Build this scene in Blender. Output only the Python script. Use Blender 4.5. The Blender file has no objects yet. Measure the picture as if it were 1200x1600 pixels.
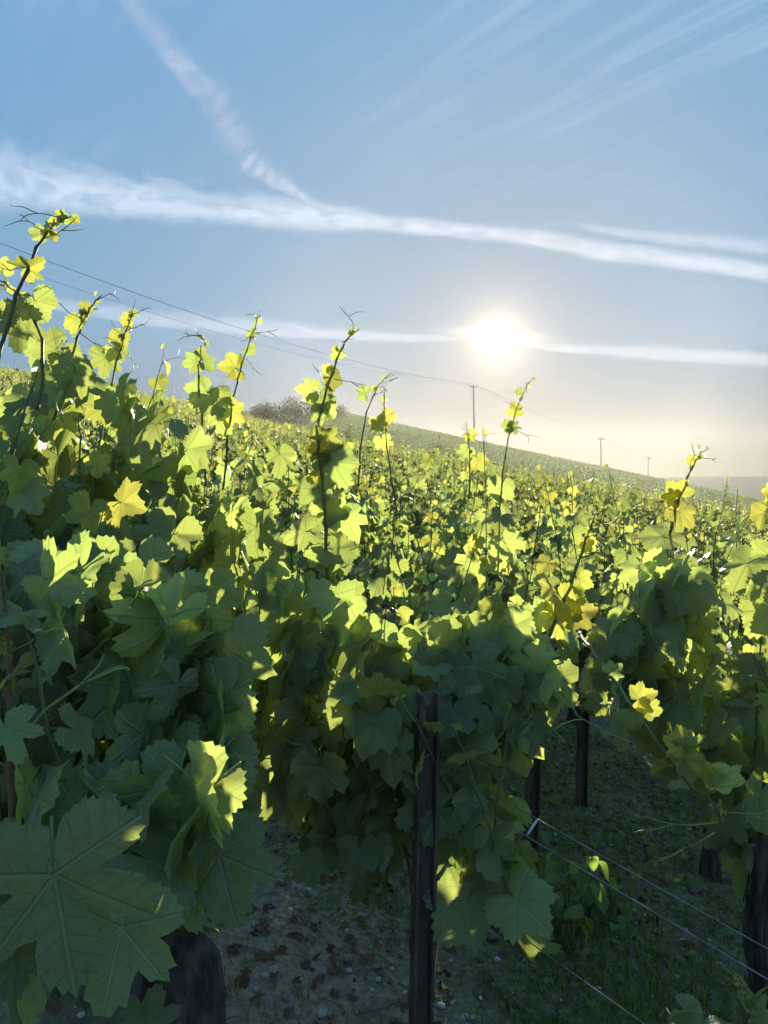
import bpy, math, random
import numpy as np
from mathutils import Vector, Matrix, noise
R = math.radians
random.seed(7)
np.random.seed(7)
scene = bpy.context.scene

# ------------------------------------------------------------------ camera
F = 1209.0                      # focal length in photograph pixels (1200 x 1600)
PITCH = -math.atan(45 / F)
CAM = Vector((0, 0, 1.5))
cam_data = bpy.data.cameras.new("camera")
cam = bpy.data.objects.new("camera", cam_data)
scene.collection.objects.link(cam)
cam.location = CAM
cam.rotation_euler = (math.pi / 2 + PITCH, 0, 0)
cam_data.sensor_fit = 'VERTICAL'
cam_data.sensor_height = 24
cam_data.lens = 24 * F / 1600
cam_data.clip_start = 0.02
cam_data.clip_end = 60000
scene.camera = cam

# ------------------------------------------------------------------ sun and sky
SUN_EL, SUN_AZ = R(10.3), R(8.3)
S = Vector((math.sin(SUN_AZ) * math.cos(SUN_EL), math.cos(SUN_AZ) * math.cos(SUN_EL), math.sin(SUN_EL)))
sun_data = bpy.data.lights.new("sun", 'SUN')
sun_data.energy = 2.8
sun_data.angle = R(0.5)
sun_data.color = (1.0, 0.91, 0.74)
sun = bpy.data.objects.new("sun", sun_data)
scene.collection.objects.link(sun)
sun.rotation_euler = S.to_track_quat('Z', 'Y').to_euler()
sun.location = S * 100

scene.view_settings.view_transform = 'Standard'
scene.view_settings.look = 'None'
scene.view_settings.gamma = 1
scene.view_settings.use_curve_mapping = False
scene.view_settings.exposure = 2.1

scene.render.engine = 'CYCLES'
cy = scene.cycles
cy.use_denoising = True
try:
    cy.denoiser = 'OPENIMAGEDENOISE'
except Exception:
    pass
cy.max_bounces = 10
cy.diffuse_bounces = 6
cy.glossy_bounces = 2
cy.transmission_bounces = 6
cy.volume_bounces = 1
cy.transparent_max_bounces = 12
cy.sample_clamp_indirect = 6.0
cy.sample_clamp_direct = 3.0


class NT:
    """small helper that writes node trees as expressions"""
    def __init__(self, tree):
        self.t = tree
        tree.nodes.clear()

    def node(self, kind, **props):
        n = self.t.nodes.new(kind)
        ins = props.pop('ins', {})
        for k, v in props.items():
            setattr(n, k, v)
        for k, v in ins.items():
            self.set(n.inputs[k], v)
        return n

    def set(self, sock, v):
        if isinstance(v, bpy.types.NodeSocket):
            self.t.links.new(v, sock)
        elif v is not None:
            try:
                sock.default_value = v
            except Exception:
                sock.default_value = (*v, 1.0)

    def m(self, op, a, b=None, c=None, clamp=False):
        n = self.t.nodes.new('ShaderNodeMath')
        n.operation = op
        n.use_clamp = clamp
        for i, v in enumerate((a, b, c)):
            if v is not None:
                self.set(n.inputs[i], v)
        return n.outputs[0]

    def vm(self, op, a, b=None, out=0):
        n = self.t.nodes.new('ShaderNodeVectorMath')
        n.operation = op
        self.set(n.inputs[0], a)
        if b is not None:
            self.set(n.inputs[1], b)
        return n.outputs[out]

    def mix(self, f, a, b, blend='MIX'):
        n = self.t.nodes.new('ShaderNodeMix')
        n.data_type = 'RGBA'
        n.blend_type = blend
        self.set(n.inputs[0], f)
        for i, v in ((6, a), (7, b)):
            if isinstance(v, (tuple, list)) and len(v) == 3:
                v = (*v, 1.0)
            self.set(n.inputs[i], v)
        return n.outputs[2]

    def smooth(self, v, lo, hi, a=0.0, b=1.0):
        n = self.t.nodes.new('ShaderNodeMapRange')
        n.interpolation_type = 'SMOOTHSTEP'
        for i, x in enumerate((v, lo, hi, a, b)):
            self.set(n.inputs[i], x)
        return n.outputs[0]

    def noise(self, vec, scale, detail=3, rough=0.55, dist=0.0):
        n = self.node('ShaderNodeTexNoise', ins={'Scale': scale, 'Detail': detail, 'Roughness': rough, 'Distortion': dist})
        if vec is not None:
            self.t.links.new(vec, n.inputs['Vector'])
        return n.outputs['Fac']

    def link(self, a, b):
        self.t.links.new(a, b)


world = bpy.data.worlds.new("World")
scene.world = world
world.use_nodes = True
w = NT(world.node_tree)
sky = w.node('ShaderNodeTexSky', sky_type='NISHITA', sun_disc=False, sun_elevation=SUN_EL, sun_rotation=SUN_AZ,
             altitude=200, air_density=1.0, dust_density=0.6, ozone_density=2.0)
tc = w.node('ShaderNodeTexCoord')
D = w.vm('NORMALIZE', tc.outputs['Generated'])
ang = w.m('MULTIPLY', w.m('ARCCOSINE', w.m('MINIMUM', w.vm('DOT_PRODUCT', D, tuple(S), out=1), 0.9999999)), 180 / math.pi)
SKY_STRENGTH = 0.15
# thin high cirrus: streaks on a plane far overhead
sep = w.node('ShaderNodeSeparateXYZ')
w.link(D, sep.inputs[0])
zc = w.m('MAXIMUM', sep.outputs[2], 0.04)
comb = w.node('ShaderNodeCombineXYZ')
px_ = w.m('DIVIDE', sep.outputs[0], zc)
py_ = w.m('DIVIDE', sep.outputs[1], zc)
along = w.m('SUBTRACT', w.m('MULTIPLY', px_, 0.6), w.m('MULTIPLY', py_, 0.8))
cross = w.m('ADD', w.m('MULTIPLY', px_, 0.8), w.m('MULTIPLY', py_, 0.6))
w.set(comb.inputs[0], w.m('MULTIPLY', along, 0.55))
w.set(comb.inputs[1], w.m('MULTIPLY', cross, 7.0))
streak = w.smooth(w.noise(comb.outputs[0], 2.2, 5, 0.55, 0.3), 0.42, 0.72)
comb2 = w.node('ShaderNodeCombineXYZ')
w.set(comb2.inputs[0], px_)
w.set(comb2.inputs[1], py_)
patch = w.smooth(w.noise(w.vm('ADD', comb2.outputs[0], (3.1, 0.7, 0.0)), 0.9, 2, 0.5), 0.40, 0.66)
cirrus = w.m('MULTIPLY', w.m('MULTIPLY', w.m('MULTIPLY', streak, patch), w.smooth(sep.outputs[2], 0.24, 0.50)), 0.13)
# the bright evening sky, compressed channel by channel as a phone records it
sepz = sep.outputs[2]
sc_ = w.node('ShaderNodeSeparateColor')
w.link(sky.outputs[0], sc_.inputs[0])
cc_ = w.node('ShaderNodeCombineColor')
for i_, (gain, expo) in enumerate(((0.116, 0.16), (0.219, -0.03), (0.368, -0.20))):
    ch = w.m('POWER', w.m('MULTIPLY', sc_.outputs[i_], 0.30), expo)
    low = w.smooth(w.m('ABSOLUTE', w.m('MULTIPLY', sepz, 1.0)), 0.0, 0.20, (0.48, 0.40, 0.24)[i_], 1.0)
    w.set(cc_.inputs[i_], w.m('MULTIPLY', w.m('MULTIPLY', ch, low), gain / 2.38 / SKY_STRENGTH))
sky_col = w.mix(cirrus, cc_.outputs[0], (0.34 / SKY_STRENGTH, 0.36 / SKY_STRENGTH, 0.38 / SKY_STRENGTH))
bg = w.node('ShaderNodeBackground', ins={'Color': sky_col, 'Strength': SKY_STRENGTH})
# the sun's own disc and the aureole round it
e1 = w.m('MULTIPLY', w.m('EXPONENT', w.m('MULTIPLY', ang, -1 / 0.42)), 1.8)
e2 = w.m('MULTIPLY', w.m('EXPONENT', w.m('MULTIPLY', ang, -1 / 3.0)), 0.11)
# the thin cloud that the sun shines through
az_d = w.m('SUBTRACT', w.m('MULTIPLY', w.m('ARCTAN2', sep.outputs[0], sep.outputs[1]), 180 / math.pi), math.degrees(SUN_AZ))
el_d = w.m('SUBTRACT', w.m('MULTIPLY', w.m('ARCSINE', sep.outputs[2]), 180 / math.pi), math.degrees(SUN_EL) + 0.35)
el_d = w.m('ADD', el_d, w.m('MULTIPLY', az_d, 0.10))
veil = w.m('MULTIPLY', w.m('EXPONENT', w.m('MULTIPLY', w.m('ABSOLUTE', az_d), -1 / 1.0)), w.m('EXPONENT', w.m('MULTIPLY', w.m('MULTIPLY', el_d, el_d), -1 / 0.12)))
e2 = w.m('ADD', e2, w.m('MULTIPLY', veil, 1.0))
e2 = w.m('ADD', e2, w.m('MULTIPLY', w.m('EXPONENT', w.m('MULTIPLY', ang, -1 / 1.2)), 0.20))
disc = w.smooth(ang, 0.34, 0.24, 0.0, 60.0)
tot = w.m('ADD', w.m('ADD', e1, e2), disc)
bg2 = w.node('ShaderNodeBackground', ins={'Color': (1.0, 0.70, 0.36, 1), 'Strength': tot})
add = w.node('ShaderNodeAddShader')
w.link(bg.outputs[0], add.inputs[0])
w.link(bg2.outputs[0], add.inputs[1])
wo = w.node('ShaderNodeOutputWorld')
w.link(add.outputs[0], wo.inputs[0])

# ------------------------------------------------------------------ helpers
COL = scene.collection


def tag(o, label=None, cat=None, group=None, kind=None):
    for k, v in (('label', label), ('category', cat), ('group', group), ('kind', kind)):
        if v:
            o[k] = v
    return o


def link(name, data, parent=None, mat=None):
    o = bpy.data.objects.new(name, data)
    COL.objects.link(o)
    if parent is not None:
        o.parent = parent
    if mat is not None and not data.materials:
        data.materials.append(mat)
    return o


def empty(name, loc):
    o = bpy.data.objects.new(name, None)
    o.empty_display_size = 0.1
    o.location = loc
    COL.objects.link(o)
    return o


def new_mesh(name, verts, faces, smooth=True, uvs=None, attr=None):
    me = bpy.data.meshes.new(name)
    me.from_pydata([tuple(v) for v in verts], [], [tuple(f) for f in faces])
    if uvs is not None:
        lay = me.uv_layers.new(name="UVMap")
        idx = np.empty(len(me.loops), dtype=np.int32)
        me.loops.foreach_get('vertex_index', idx)
        lay.data.foreach_set('uv', np.asarray(uvs, dtype=np.float32)[idx].ravel())
    if attr is not None:
        a = me.attributes.new('tint', 'FLOAT', 'POINT')
        a.data.foreach_set('value', np.asarray(attr, dtype=np.float32))
    if smooth:
        me.polygons.foreach_set('use_smooth', np.ones(len(me.polygons), dtype=bool))
    me.update()
    return me


class MB:
    """collects tubes, boxes and tapered pieces into one mesh"""
    def __init__(self):
        self.v, self.f = [], []

    def tube(self, pts, radii, n=6, cap=True, wob=0.0):
        pts = [Vector(p) for p in pts]
        if not hasattr(radii, '__len__'):
            radii = [radii] * len(pts)
        ref = None
        b0 = len(self.v)
        for i, p in enumerate(pts):
            t = (pts[min(i + 1, len(pts) - 1)] - pts[max(i - 1, 0)]).normalized()
            if ref is None:
                ref = t.orthogonal().normalized()
            else:
                ref = (ref - t * ref.dot(t)).normalized()
            bi = t.cross(ref)
            for k in range(n):
                a = 2 * math.pi * k / n
                rr = radii[i] * (1 + (random.uniform(-wob, wob) if wob else 0))
                self.v.append(p + ref * math.cos(a) * rr + bi * math.sin(a) * rr)
        for i in range(len(pts) - 1):
            for k in range(n):
                a, b = b0 + i * n + k, b0 + i * n + (k + 1) % n
                self.f.append((a, b, b + n, a + n))
        if cap:
            self.f.append(tuple(b0 + k for k in range(n))[::-1])
            self.f.append(tuple(b0 + (len(pts) - 1) * n + k for k in range(n)))
        return self

    def box(self, c, s, rot=None):
        b0 = len(self.v)
        rot = rot or Matrix.Identity(3)
        for z in (-1, 1):
            for y in (-1, 1):
                for x in (-1, 1):
                    self.v.append(Vector(c) + rot @ Vector((x * s[0] / 2, y * s[1] / 2, z * s[2] / 2)))
        for f in ((0, 2, 3, 1), (4, 5, 7, 6), (0, 1, 5, 4), (2, 6, 7, 3), (0, 4, 6, 2), (1, 3, 7, 5)):
            self.f.append(tuple(b0 + i for i in f))
        return self

    def prism(self, prof, z0, z1, M=None):
        b0, n = len(self.v), len(prof)
        M = M or Matrix.Identity(4)
        for z in (z0, z1):
            for x, y in prof:
                self.v.append(M @ Vector((x, y, z)))
        for k in range(n):
            a, b = b0 + k, b0 + (k + 1) % n
            self.f.append((a, b, b + n, a + n))
        self.f.append(tuple(b0 + k for k in range(n))[::-1])
        self.f.append(tuple(b0 + n + k for k in range(n)))
        return self

    def mesh(self, name, smooth=True):
        return new_mesh(name, self.v, self.f, smooth)


def smoothstep(a, b, x):
    t = min(1, max(0, (x - a) / (b - a)))
    return t * t * (3 - 2 * t)


# ------------------------------------------------------------------ the lie of the land
YA, YB = 80.0, 170.0


def smax(a, b, k):
    h = max(k - abs(a - b), 0) / k
    return max(a, b) + h * h * k * 0.25


def ground(x, y):
    """height of the soil: a field falling to the right, a first swell and a ridge behind it"""
    t = min(max(y, -20), YA) / YA
    ha = 0.047 * t * YA + 1.6 * max(t, 0) ** 2
    if y > YA:
        ha -= 0.05 * (y - YA)
    ha -= smoothstep(25, 80, y) * (2.1 * smoothstep(-28, 12, x) + 1.2 * smoothstep(12, 45, x))
    xs = max(-112, min(260, x))
    za = -0.18 * xs + ha
    zb = 0.091 * YB - 1.2 - 0.21 * max(xs, -9) - 0.13 * max(YB - y, 0)
    if y > YB:
        zb -= 0.015 * min(y - YB, 40) + 0.10 * max(y - YB - 40, 0)
    z = smax(za, zb, 2.5)
    z += 0.35 * (noise.noise((x * 0.02, y * 0.02, 3.3)) + 0.0) * smoothstep(8, 60, y)
    return max(z, -45.0)


def at(px, py, d):
    """point at horizontal distance d seen at photograph pixel px, py"""
    v = Vector(((px - 600) / F, (800 - py) / F, -1.0))
    v = Matrix.Rotation(math.pi / 2 + PITCH, 3, 'X') @ v
    return CAM + v * (d / v.y)


# ------------------------------------------------------------------ materials
def material(name):
    m = bpy.data.materials.new(name)
    m.use_nodes = True
    return m, NT(m.node_tree)


def leaf_material(name, top, under, trans, veins=True, mix=0.5, var=0.7, spec=0.35):
    m, n = material(name)
    oi = n.node('ShaderNodeObjectInfo')
    at_ = n.node('ShaderNodeAttribute', attribute_name='tint')
    rnd = n.m('FRACT', n.m('ADD', oi.outputs['Random'], at_.outputs['Fac']))
    rnd2 = n.m('FRACT', n.m('MULTIPLY', rnd, 7.31))
    geo = n.node('ShaderNodeNewGeometry')
    hsv_h = n.m('ADD', 0.5, n.m('MULTIPLY', n.m('SUBTRACT', rnd, 0.5), 0.03 * var))
    val = n.m('ADD', 1.0, n.m('MULTIPLY', n.m('SUBTRACT', rnd2, 0.5), 0.9 * var))
    uv = n.node('ShaderNodeUVMap', uv_map='UVMap')
    blot = n.noise(uv.outputs[0], 6.0, 3, 0.6)
    base = n.mix(geo.outputs['Backfacing'], top, under)
    base = n.mix(n.smooth(blot, 0.35, 0.75, 0.0, 0.35), base, tuple(c * 1.5 for c in top))
    tr = trans
    bump = None
    if veins:
        sp = n.node('ShaderNodeSeparateXYZ')
        n.link(n.vm('SUBTRACT', n.vm('MULTIPLY', uv.outputs[0], (2, 2, 0)), (1, 1, 0)), sp.inputs[0])
        x, y = sp.outputs[0], sp.outputs[1]
        d = None
        for deg in (0, 50, -50, 108, -108):
            s_, c_ = math.sin(R(deg)), math.cos(R(deg))
            al = n.m('ADD', n.m('MULTIPLY', x, s_), n.m('MULTIPLY', y, c_))
            pp = n.m('ABSOLUTE', n.m('SUBTRACT', n.m('MULTIPLY', x, c_), n.m('MULTIPLY', y, s_)))
            pp = n.m('ADD', pp, n.m('MULTIPLY', n.m('LESS_THAN', al, 0.0), 10.0))
            d = pp if d is None else n.m('MINIMUM', d, pp)
        rr = n.vm('LENGTH', sp.inputs[0].links[0].from_socket, out=1)
        main = n.smooth(d, 0.010, 0.034, 1.0, 0.0)
        sec = n.smooth(n.m('SINE', n.m('MULTIPLY', n.m('SUBTRACT', rr, n.m('MULTIPLY', d, 0.75)), 42.0)), 0.86, 1.0, 0.0, 0.55)
        vein = n.m('MAXIMUM', main, sec)
        base = n.mix(n.m('MULTIPLY', vein, 0.45), base, tuple(min(1, c * 2.2 + 0.03) for c in top))
        tr = n.mix(n.m('MULTIPLY', vein, 0.55), trans, tuple(c * 0.45 for c in trans))
        vo = n.node('ShaderNodeTexVoronoi', feature='DISTANCE_TO_EDGE', ins={'Scale': 36.0})
        n.link(uv.outputs[0], vo.inputs['Vector'])
        net = n.smooth(vo.outputs['Distance'], 0.0, 0.10, 1.0, 0.0)
        base = n.mix(n.m('MULTIPLY', net, 0.05), base, tuple(c * 1.9 + 0.02 for c in top))
        tr = n.mix(n.m('MULTIPLY', net, 0.12), tr, tuple(c * 0.5 for c in trans))
        spots = n.smooth(n.noise(uv.outputs[0], 17.0, 2, 0.5), 0.66, 0.74, 0.0, 0.55)
        spots = n.m('MULTIPLY', spots, n.m('GREATER_THAN', rnd2, 0.62))
        base = n.mix(spots, base, (0.20, 0.13, 0.05))
        edge = n.m('MULTIPLY', n.smooth(n.m('ADD', rr, n.m('MULTIPLY', blot, 0.3)), 0.85, 1.15), n.smooth(rnd2, 0.55, 0.95, 0.0, 0.6))
        base = n.mix(edge, base, (0.24, 0.24, 0.075))
        h = n.m('ADD', n.m('ADD', n.m('MULTIPLY', vein, -0.7), n.m('MULTIPLY', net, -0.04)), n.m('MULTIPLY', blot, 1.2))
        b = n.node('ShaderNodeBump', ins={'Strength': 0.6, 'Distance': 0.012})
        n.link(h, b.inputs['Height'])
        bump = b.outputs[0]
    hs = n.node('ShaderNodeHueSaturation')
    n.set(hs.inputs['Hue'], hsv_h)
    n.set(hs.inputs['Value'], val)
    n.set(hs.inputs['Color'], base)
    ht = n.node('ShaderNodeHueSaturation')
    n.set(ht.inputs['Hue'], hsv_h)
    n.set(ht.inputs['Value'], val)
    n.set(ht.inputs['Color'], tr if not isinstance(tr, tuple) else (*tr, 1))
    p = n.node('ShaderNodeBsdfPrincipled', ins={'Roughness': 0.45, 'Specular IOR Level': spec})
    n.link(hs.outputs[0], p.inputs['Base Color'])
    t = n.node('ShaderNodeBsdfTranslucent')
    n.link(ht.outputs[0], t.inputs['Color'])
    if bump is not None:
        n.link(bump, p.inputs['Normal'])
    mx = n.node('ShaderNodeMixShader', ins={0: mix})
    n.link(p.outputs[0], mx.inputs[1])
    n.link(t.outputs[0], mx.inputs[2])
    o = n.node('ShaderNodeOutputMaterial')
    n.link(mx.outputs[0], o.inputs[0])
    return m


M_LEAF = leaf_material('vine_leaf', (0.19, 0.225, 0.105), (0.225, 0.25, 0.15), (0.45, 0.54, 0.11), spec=0.5, mix=0.5)
M_YOUNG = leaf_material('young_vine_leaf', (0.15, 0.17, 0.05), (0.20, 0.21, 0.09), (0.56, 0.57, 0.09), mix=0.55)
M_LEAF_FAR = leaf_material('vine_leaf_plain', (0.14, 0.165, 0.07), (0.18, 0.20, 0.10), (0.31, 0.37, 0.085), veins=False, spec=0.2, mix=0.46)
M_LEAF_RIDGE_DIM = leaf_material('dimmed_ridge_vine_leaf', (0.085, 0.135, 0.05), (0.10, 0.145, 0.06), (0.19, 0.26, 0.07), veins=False, spec=0.15, mix=0.40)  # darker copy of the vine leaf: shade put into the colour of the sunlit ridge
M_YOUNG_FAR = leaf_material('young_vine_leaf_plain', (0.14, 0.16, 0.05), (0.20, 0.21, 0.09), (0.44, 0.45, 0.09), veins=False, mix=0.5, spec=0.2)


def plain(name, col, rough=0.8, col2=None, scale=20, bump=0.0, metallic=0.0, stretch=None, spec=0.3):
    m, n = material(name)
    t = n.node('ShaderNodeTexCoord')
    vec = t.outputs['Object']
    if stretch:
        vec = n.vm('MULTIPLY', vec, stretch)
    f = n.noise(vec, scale, 4, 0.6)
    c = n.mix(n.smooth(f, 0.3, 0.7), col, col2 or tuple(x * 0.6 for x in col))
    p = n.node('ShaderNodeBsdfPrincipled', ins={'Roughness': rough, 'Metallic': metallic, 'Specular IOR Level': spec})
    n.link(c, p.inputs['Base Color'])
    if bump:
        b = n.node('ShaderNodeBump', ins={'Strength': bump, 'Distance': 0.01})
        n.link(f, b.inputs['Height'])
        n.link(b.outputs[0], p.inputs['Normal'])
    o = n.node('ShaderNodeOutputMaterial')
    n.link(p.outputs[0], o.inputs[0])
    return m


M_BARK = plain('old_bark', (0.13, 0.10, 0.08), 0.95, (0.022, 0.017, 0.014), 42, 1.0, stretch=(1, 1, 0.18))
M_SHOOT = plain('green_shoot', (0.13, 0.16, 0.05), 0.55, (0.10, 0.075, 0.035), 9, 0.1)
M_REDCANE = plain('ripening_cane', (0.20, 0.105, 0.05), 0.6, (0.13, 0.085, 0.04), 14, 0.2)
M_TENDRIL = plain('tendril_green', (0.28, 0.32, 0.07), 0.5, (0.20, 0.22, 0.05), 20)
M_STEEL = plain('weathered_steel_post', (0.16, 0.11, 0.08), 0.85, (0.055, 0.042, 0.038), 26, 0.6, stretch=(1, 1, 0.25), spec=0.2)
M_WIRE = plain('galvanised_wire', (0.30, 0.30, 0.29), 0.5, (0.18, 0.175, 0.17), 30, metallic=0.7)
M_CLIP = plain('pale_plastic_clip', (0.62, 0.62, 0.58), 0.5, (0.5, 0.5, 0.46), 10)
M_TWIG = plain('dry_twig', (0.22, 0.17, 0.12), 0.85, (0.12, 0.09, 0.06), 40, 0.3)
M_STONE = plain('chalk_stone', (0.55, 0.54, 0.50), 0.9, (0.34, 0.33, 0.30), 30, 0.5)
M_LITTER = plain('dead_leaf_litter', (0.17, 0.085, 0.04), 0.85, (0.10, 0.055, 0.03), 25)
M_POLE = plain('grey_pole_timber', (0.10, 0.09, 0.08), 0.9, (0.06, 0.055, 0.05), 3)
M_GLASSY = plain('insulator', (0.10, 0.10, 0.10), 0.3)
M_CABLE = plain('power_cable', (0.07, 0.07, 0.07), 0.6)
M_TREE = leaf_material('tree_foliage', (0.040, 0.085, 0.030), (0.04, 0.085, 0.03), (0.10, 0.15, 0.03), veins=False, mix=0.3, spec=0.05)
M_GRASS = leaf_material('grass_blade', (0.11, 0.16, 0.05), (0.11, 0.16, 0.06), (0.34, 0.42, 0.04), veins=False, mix=0.45)
M_WEED = leaf_material('weed_leaf', (0.12, 0.18, 0.07), (0.15, 0.20, 0.10), (0.36, 0.50, 0.07), veins=False, mix=0.45)


def soil_material():
    m, n = material('soil')
    t = n.node('ShaderNodeTexCoord')
    v = t.outputs['Object']
    a = n.noise(v, 1.3, 5, 0.6)
    b = n.noise(v, 38, 4, 0.65)
    c = n.node('ShaderNodeTexVoronoi', ins={'Scale': 55.0})
    n.link(v, c.inputs['Vector'])
    col = n.mix(n.smooth(b, 0.3, 0.72), (0.22, 0.165, 0.115), (0.44, 0.355, 0.26))
    col = n.mix(n.smooth(c.outputs['Distance'], 0.10, 0.22, 0.35, 0.0), col, (0.46, 0.43, 0.37))
    col = n.mix(n.smooth(a, 0.50, 0.68, 0, 0.75), col, (0.07, 0.09, 0.04))
    sp = n.node('ShaderNodeSeparateXYZ')
    n.link(v, sp.inputs[0])
    lane = n.m('ADD', n.m('MULTIPLY', n.m('SUBTRACT', sp.outputs[0], 0.09), 0.778), n.m('MULTIPLY', n.m('SUBTRACT', sp.outputs[1], 1.80), 0.628))
    lane = n.m('ADD', lane, n.m('MULTIPLY', n.m('SUBTRACT', n.noise(v, 3.0, 4, 0.6), 0.5), 0.9))
    col = n.mix(n.m('MULTIPLY', n.smooth(lane, 0.0, 0.45), 0.8), col, n.mix(n.smooth(b, 0.35, 0.65), (0.075, 0.080, 0.040), (0.17, 0.165, 0.085)))
    far = n.smooth(sp.outputs[1], 6.0, 30.0)
    col = n.mix(n.m('MULTIPLY', far, 0.7), col, (0.055, 0.075, 0.03))
    p = n.node('ShaderNodeBsdfPrincipled', ins={'Roughness': 0.95, 'Specular IOR Level': 0.15})
    n.link(col, p.inputs['Base Color'])
    bp = n.node('ShaderNodeBump', ins={'Strength': 0.8, 'Distance': 0.02})
    n.link(n.m('ADD', b, n.m('MULTIPLY', c.outputs['Distance'], -0.4)), bp.inputs['Height'])
    n.link(bp.outputs[0], p.inputs['Normal'])
    o = n.node('ShaderNodeOutputMaterial')
    n.link(p.outputs[0], o.inputs[0])
    return m


# ------------------------------------------------------------------ ground sheet and far hill
def graded(lo, hi, n, soft):
    u = np.linspace(math.asinh(lo / soft), math.asinh(hi / soft), n)
    return np.sinh(u) * soft


def clods(x, y):
    fade = 1 - smoothstep(5, 14, math.hypot(x, y))
    if fade <= 0:
        return 0.0
    return fade * (0.04 * noise.noise((x * 2.3, y * 2.3, 1)) + 0.030 * noise.noise((x * 7, y * 7, 2)) + 0.016 * noise.noise((x * 19, y * 19, 5)))


xs = graded(-490, 490, 230, 0.9)
ys = np.concatenate([np.linspace(-60, 0.4, 10)[:-1], 0.4 + graded(0, 465, 330, 1.4)])
gv = [(x, y, ground(x, y) + clods(x, y)) for y in ys for x in xs]
nx = len(xs)
gf = [(j * nx + i, j * nx + i + 1, (j + 1) * nx + i + 1, (j + 1) * nx + i) for j in range(len(ys) - 1) for i in range(nx - 1)]
go = link('ground', new_mesh('ground', gv, gf), mat=soil_material())
tag(go, 'stony brown vineyard soil sloping down to the right', kind='structure')

hv, hf = [], []
hx = np.linspace(-200, 480, 60)
hy = np.linspace(350, 470, 14)
for j, y in enumerate(hy):
    for i, x in enumerate(hx):
        t = math.sin(math.pi * min(1, (j + 0.0) / 9) * 0.5) if j <= 9 else 1 - (j - 9) * 0.15
        top = 4.6 + 1.6 * noise.noise((x * 0.008, 2.2, 0)) + 0.008 * (x - 200)
        hv.append((x, y, -46 + t * (46 + top)))
for j in range(len(hy) - 1):
    for i in range(len(hx) - 1):
        a = j * len(hx) + i
        hf.append((a, a + 1, a + 1 + len(hx), a + len(hx)))
M_HILL = plain('wooded_hill', (0.05, 0.085, 0.065), 1.0, (0.08, 0.11, 0.085), 0.012, spec=0.0)
tag(link('hill', new_mesh('hill', hv, hf), mat=M_HILL), 'low blue hill far away on the right horizon', kind='structure')

# ------------------------------------------------------------------ leaf shapes
CTRL = [(0, 1.0), (20, 0.86), (33, 0.74), (50, 0.93), (68, 0.86), (83, 0.74), (106, 0.82), (128, 0.76), (150, 0.68), (166, 0.50), (177, 0.12)]


def outline(theta, deep):
    t = abs(theta)
    for (a0, r0), (a1, r1) in zip(CTRL, CTRL[1:]):
        if a0 <= t <= a1:
            k = (t - a0) / (a1 - a0)
            k = k ** 1.55 if r1 > r0 else 1 - (1 - k) ** 1.55
            r = r0 + (r1 - r0) * k
            break
    else:
        r = 0.1
    s = math.exp(-((t - 32) / 9) ** 2) + math.exp(-((t - 83) / 9) ** 2)
    return r * (1 - 1.25 * deep * s)


def leaf_data(n_edge, rings, deep, cup, fold, wav, seed, petiole=True, tooth=0.05):
    """blade with its petiole joint at the origin, tip along +Y, upper face +Z, length 1"""
    rnd = random.Random(seed)
    ph = rnd.uniform(0, 6.28)
    asym = rnd.uniform(-0.08, 0.08)
    v, f, uv = [(0, 0, 0)], [], [(0.5, 0.5)]

    def z(x, y):
        r = math.hypot(x, y)
        pk = 0.06 * noise.noise((x * 4.5 + seed, y * 4.5, seed * 0.7)) + 0.10 * r * noise.noise((x * 1.6, y * 1.6 + seed, 4.0))
        th = math.atan2(x, y)
        return pk - cup * r * r + fold * abs(x) + wav * r * math.sin(3 * th + ph) + wav * 0.7 * r * r * math.sin(5 * th + 2 * ph)
    angs = [-177 + 354 * i / (n_edge - 1) for i in range(n_edge)]
    fr = list(rings) + [1.0]
    for q in fr:
        for i, a in enumerate(angs):
            r = outline(a, deep)
            if q == 1.0:
                r *= 1 + (tooth if i % 2 else -tooth * 0.8) * (1 + rnd.uniform(-0.5, 0.5))
            else:
                r = r * q
            th = R(a)
            x, y = r * math.sin(th) * (1 + asym * math.copysign(1, a)), r * math.cos(th)
            v.append((x, y, z(x, y)))
            uv.append((x * 0.5 + 0.5, y * 0.5 + 0.5))
    for i in range(n_edge - 1):
        f.append((0, 1 + i + 1, 1 + i))
    for k in range(len(fr) - 1):
        b = 1 + k * n_edge
        for i in range(n_edge - 1):
            f.append((b + i, b + i + 1, b + n_edge + i + 1, b + n_edge + i))
    f = [tuple(reversed(t)) if len(t) == 3 else tuple(reversed(t)) for t in f]
    # make every face wind upward
    out = []
    for t in f:
        p = [Vector(v[i]) for i in t[:3]]
        nrm = (p[1] - p[0]).cross(p[2] - p[0])
        out.append(t if nrm.z >= 0 else tuple(reversed(t)))
    f = out
    if petiole:
        pts = [Vector((0, 0.0, -0.004)), Vector((0, -0.22, -0.10)), Vector(PET)]
        mb = MB().tube(pts, [0.016, 0.016, 0.022], 4 if n_edge > 20 else 3, cap=False)
        b = len(v)
        v += [tuple(p) for p in mb.v]
        uv += [(0.5, 0.5)] * len(mb.v)
        f += [tuple(b + i for i in t) for t in mb.f]
    return v, f, uv


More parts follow.
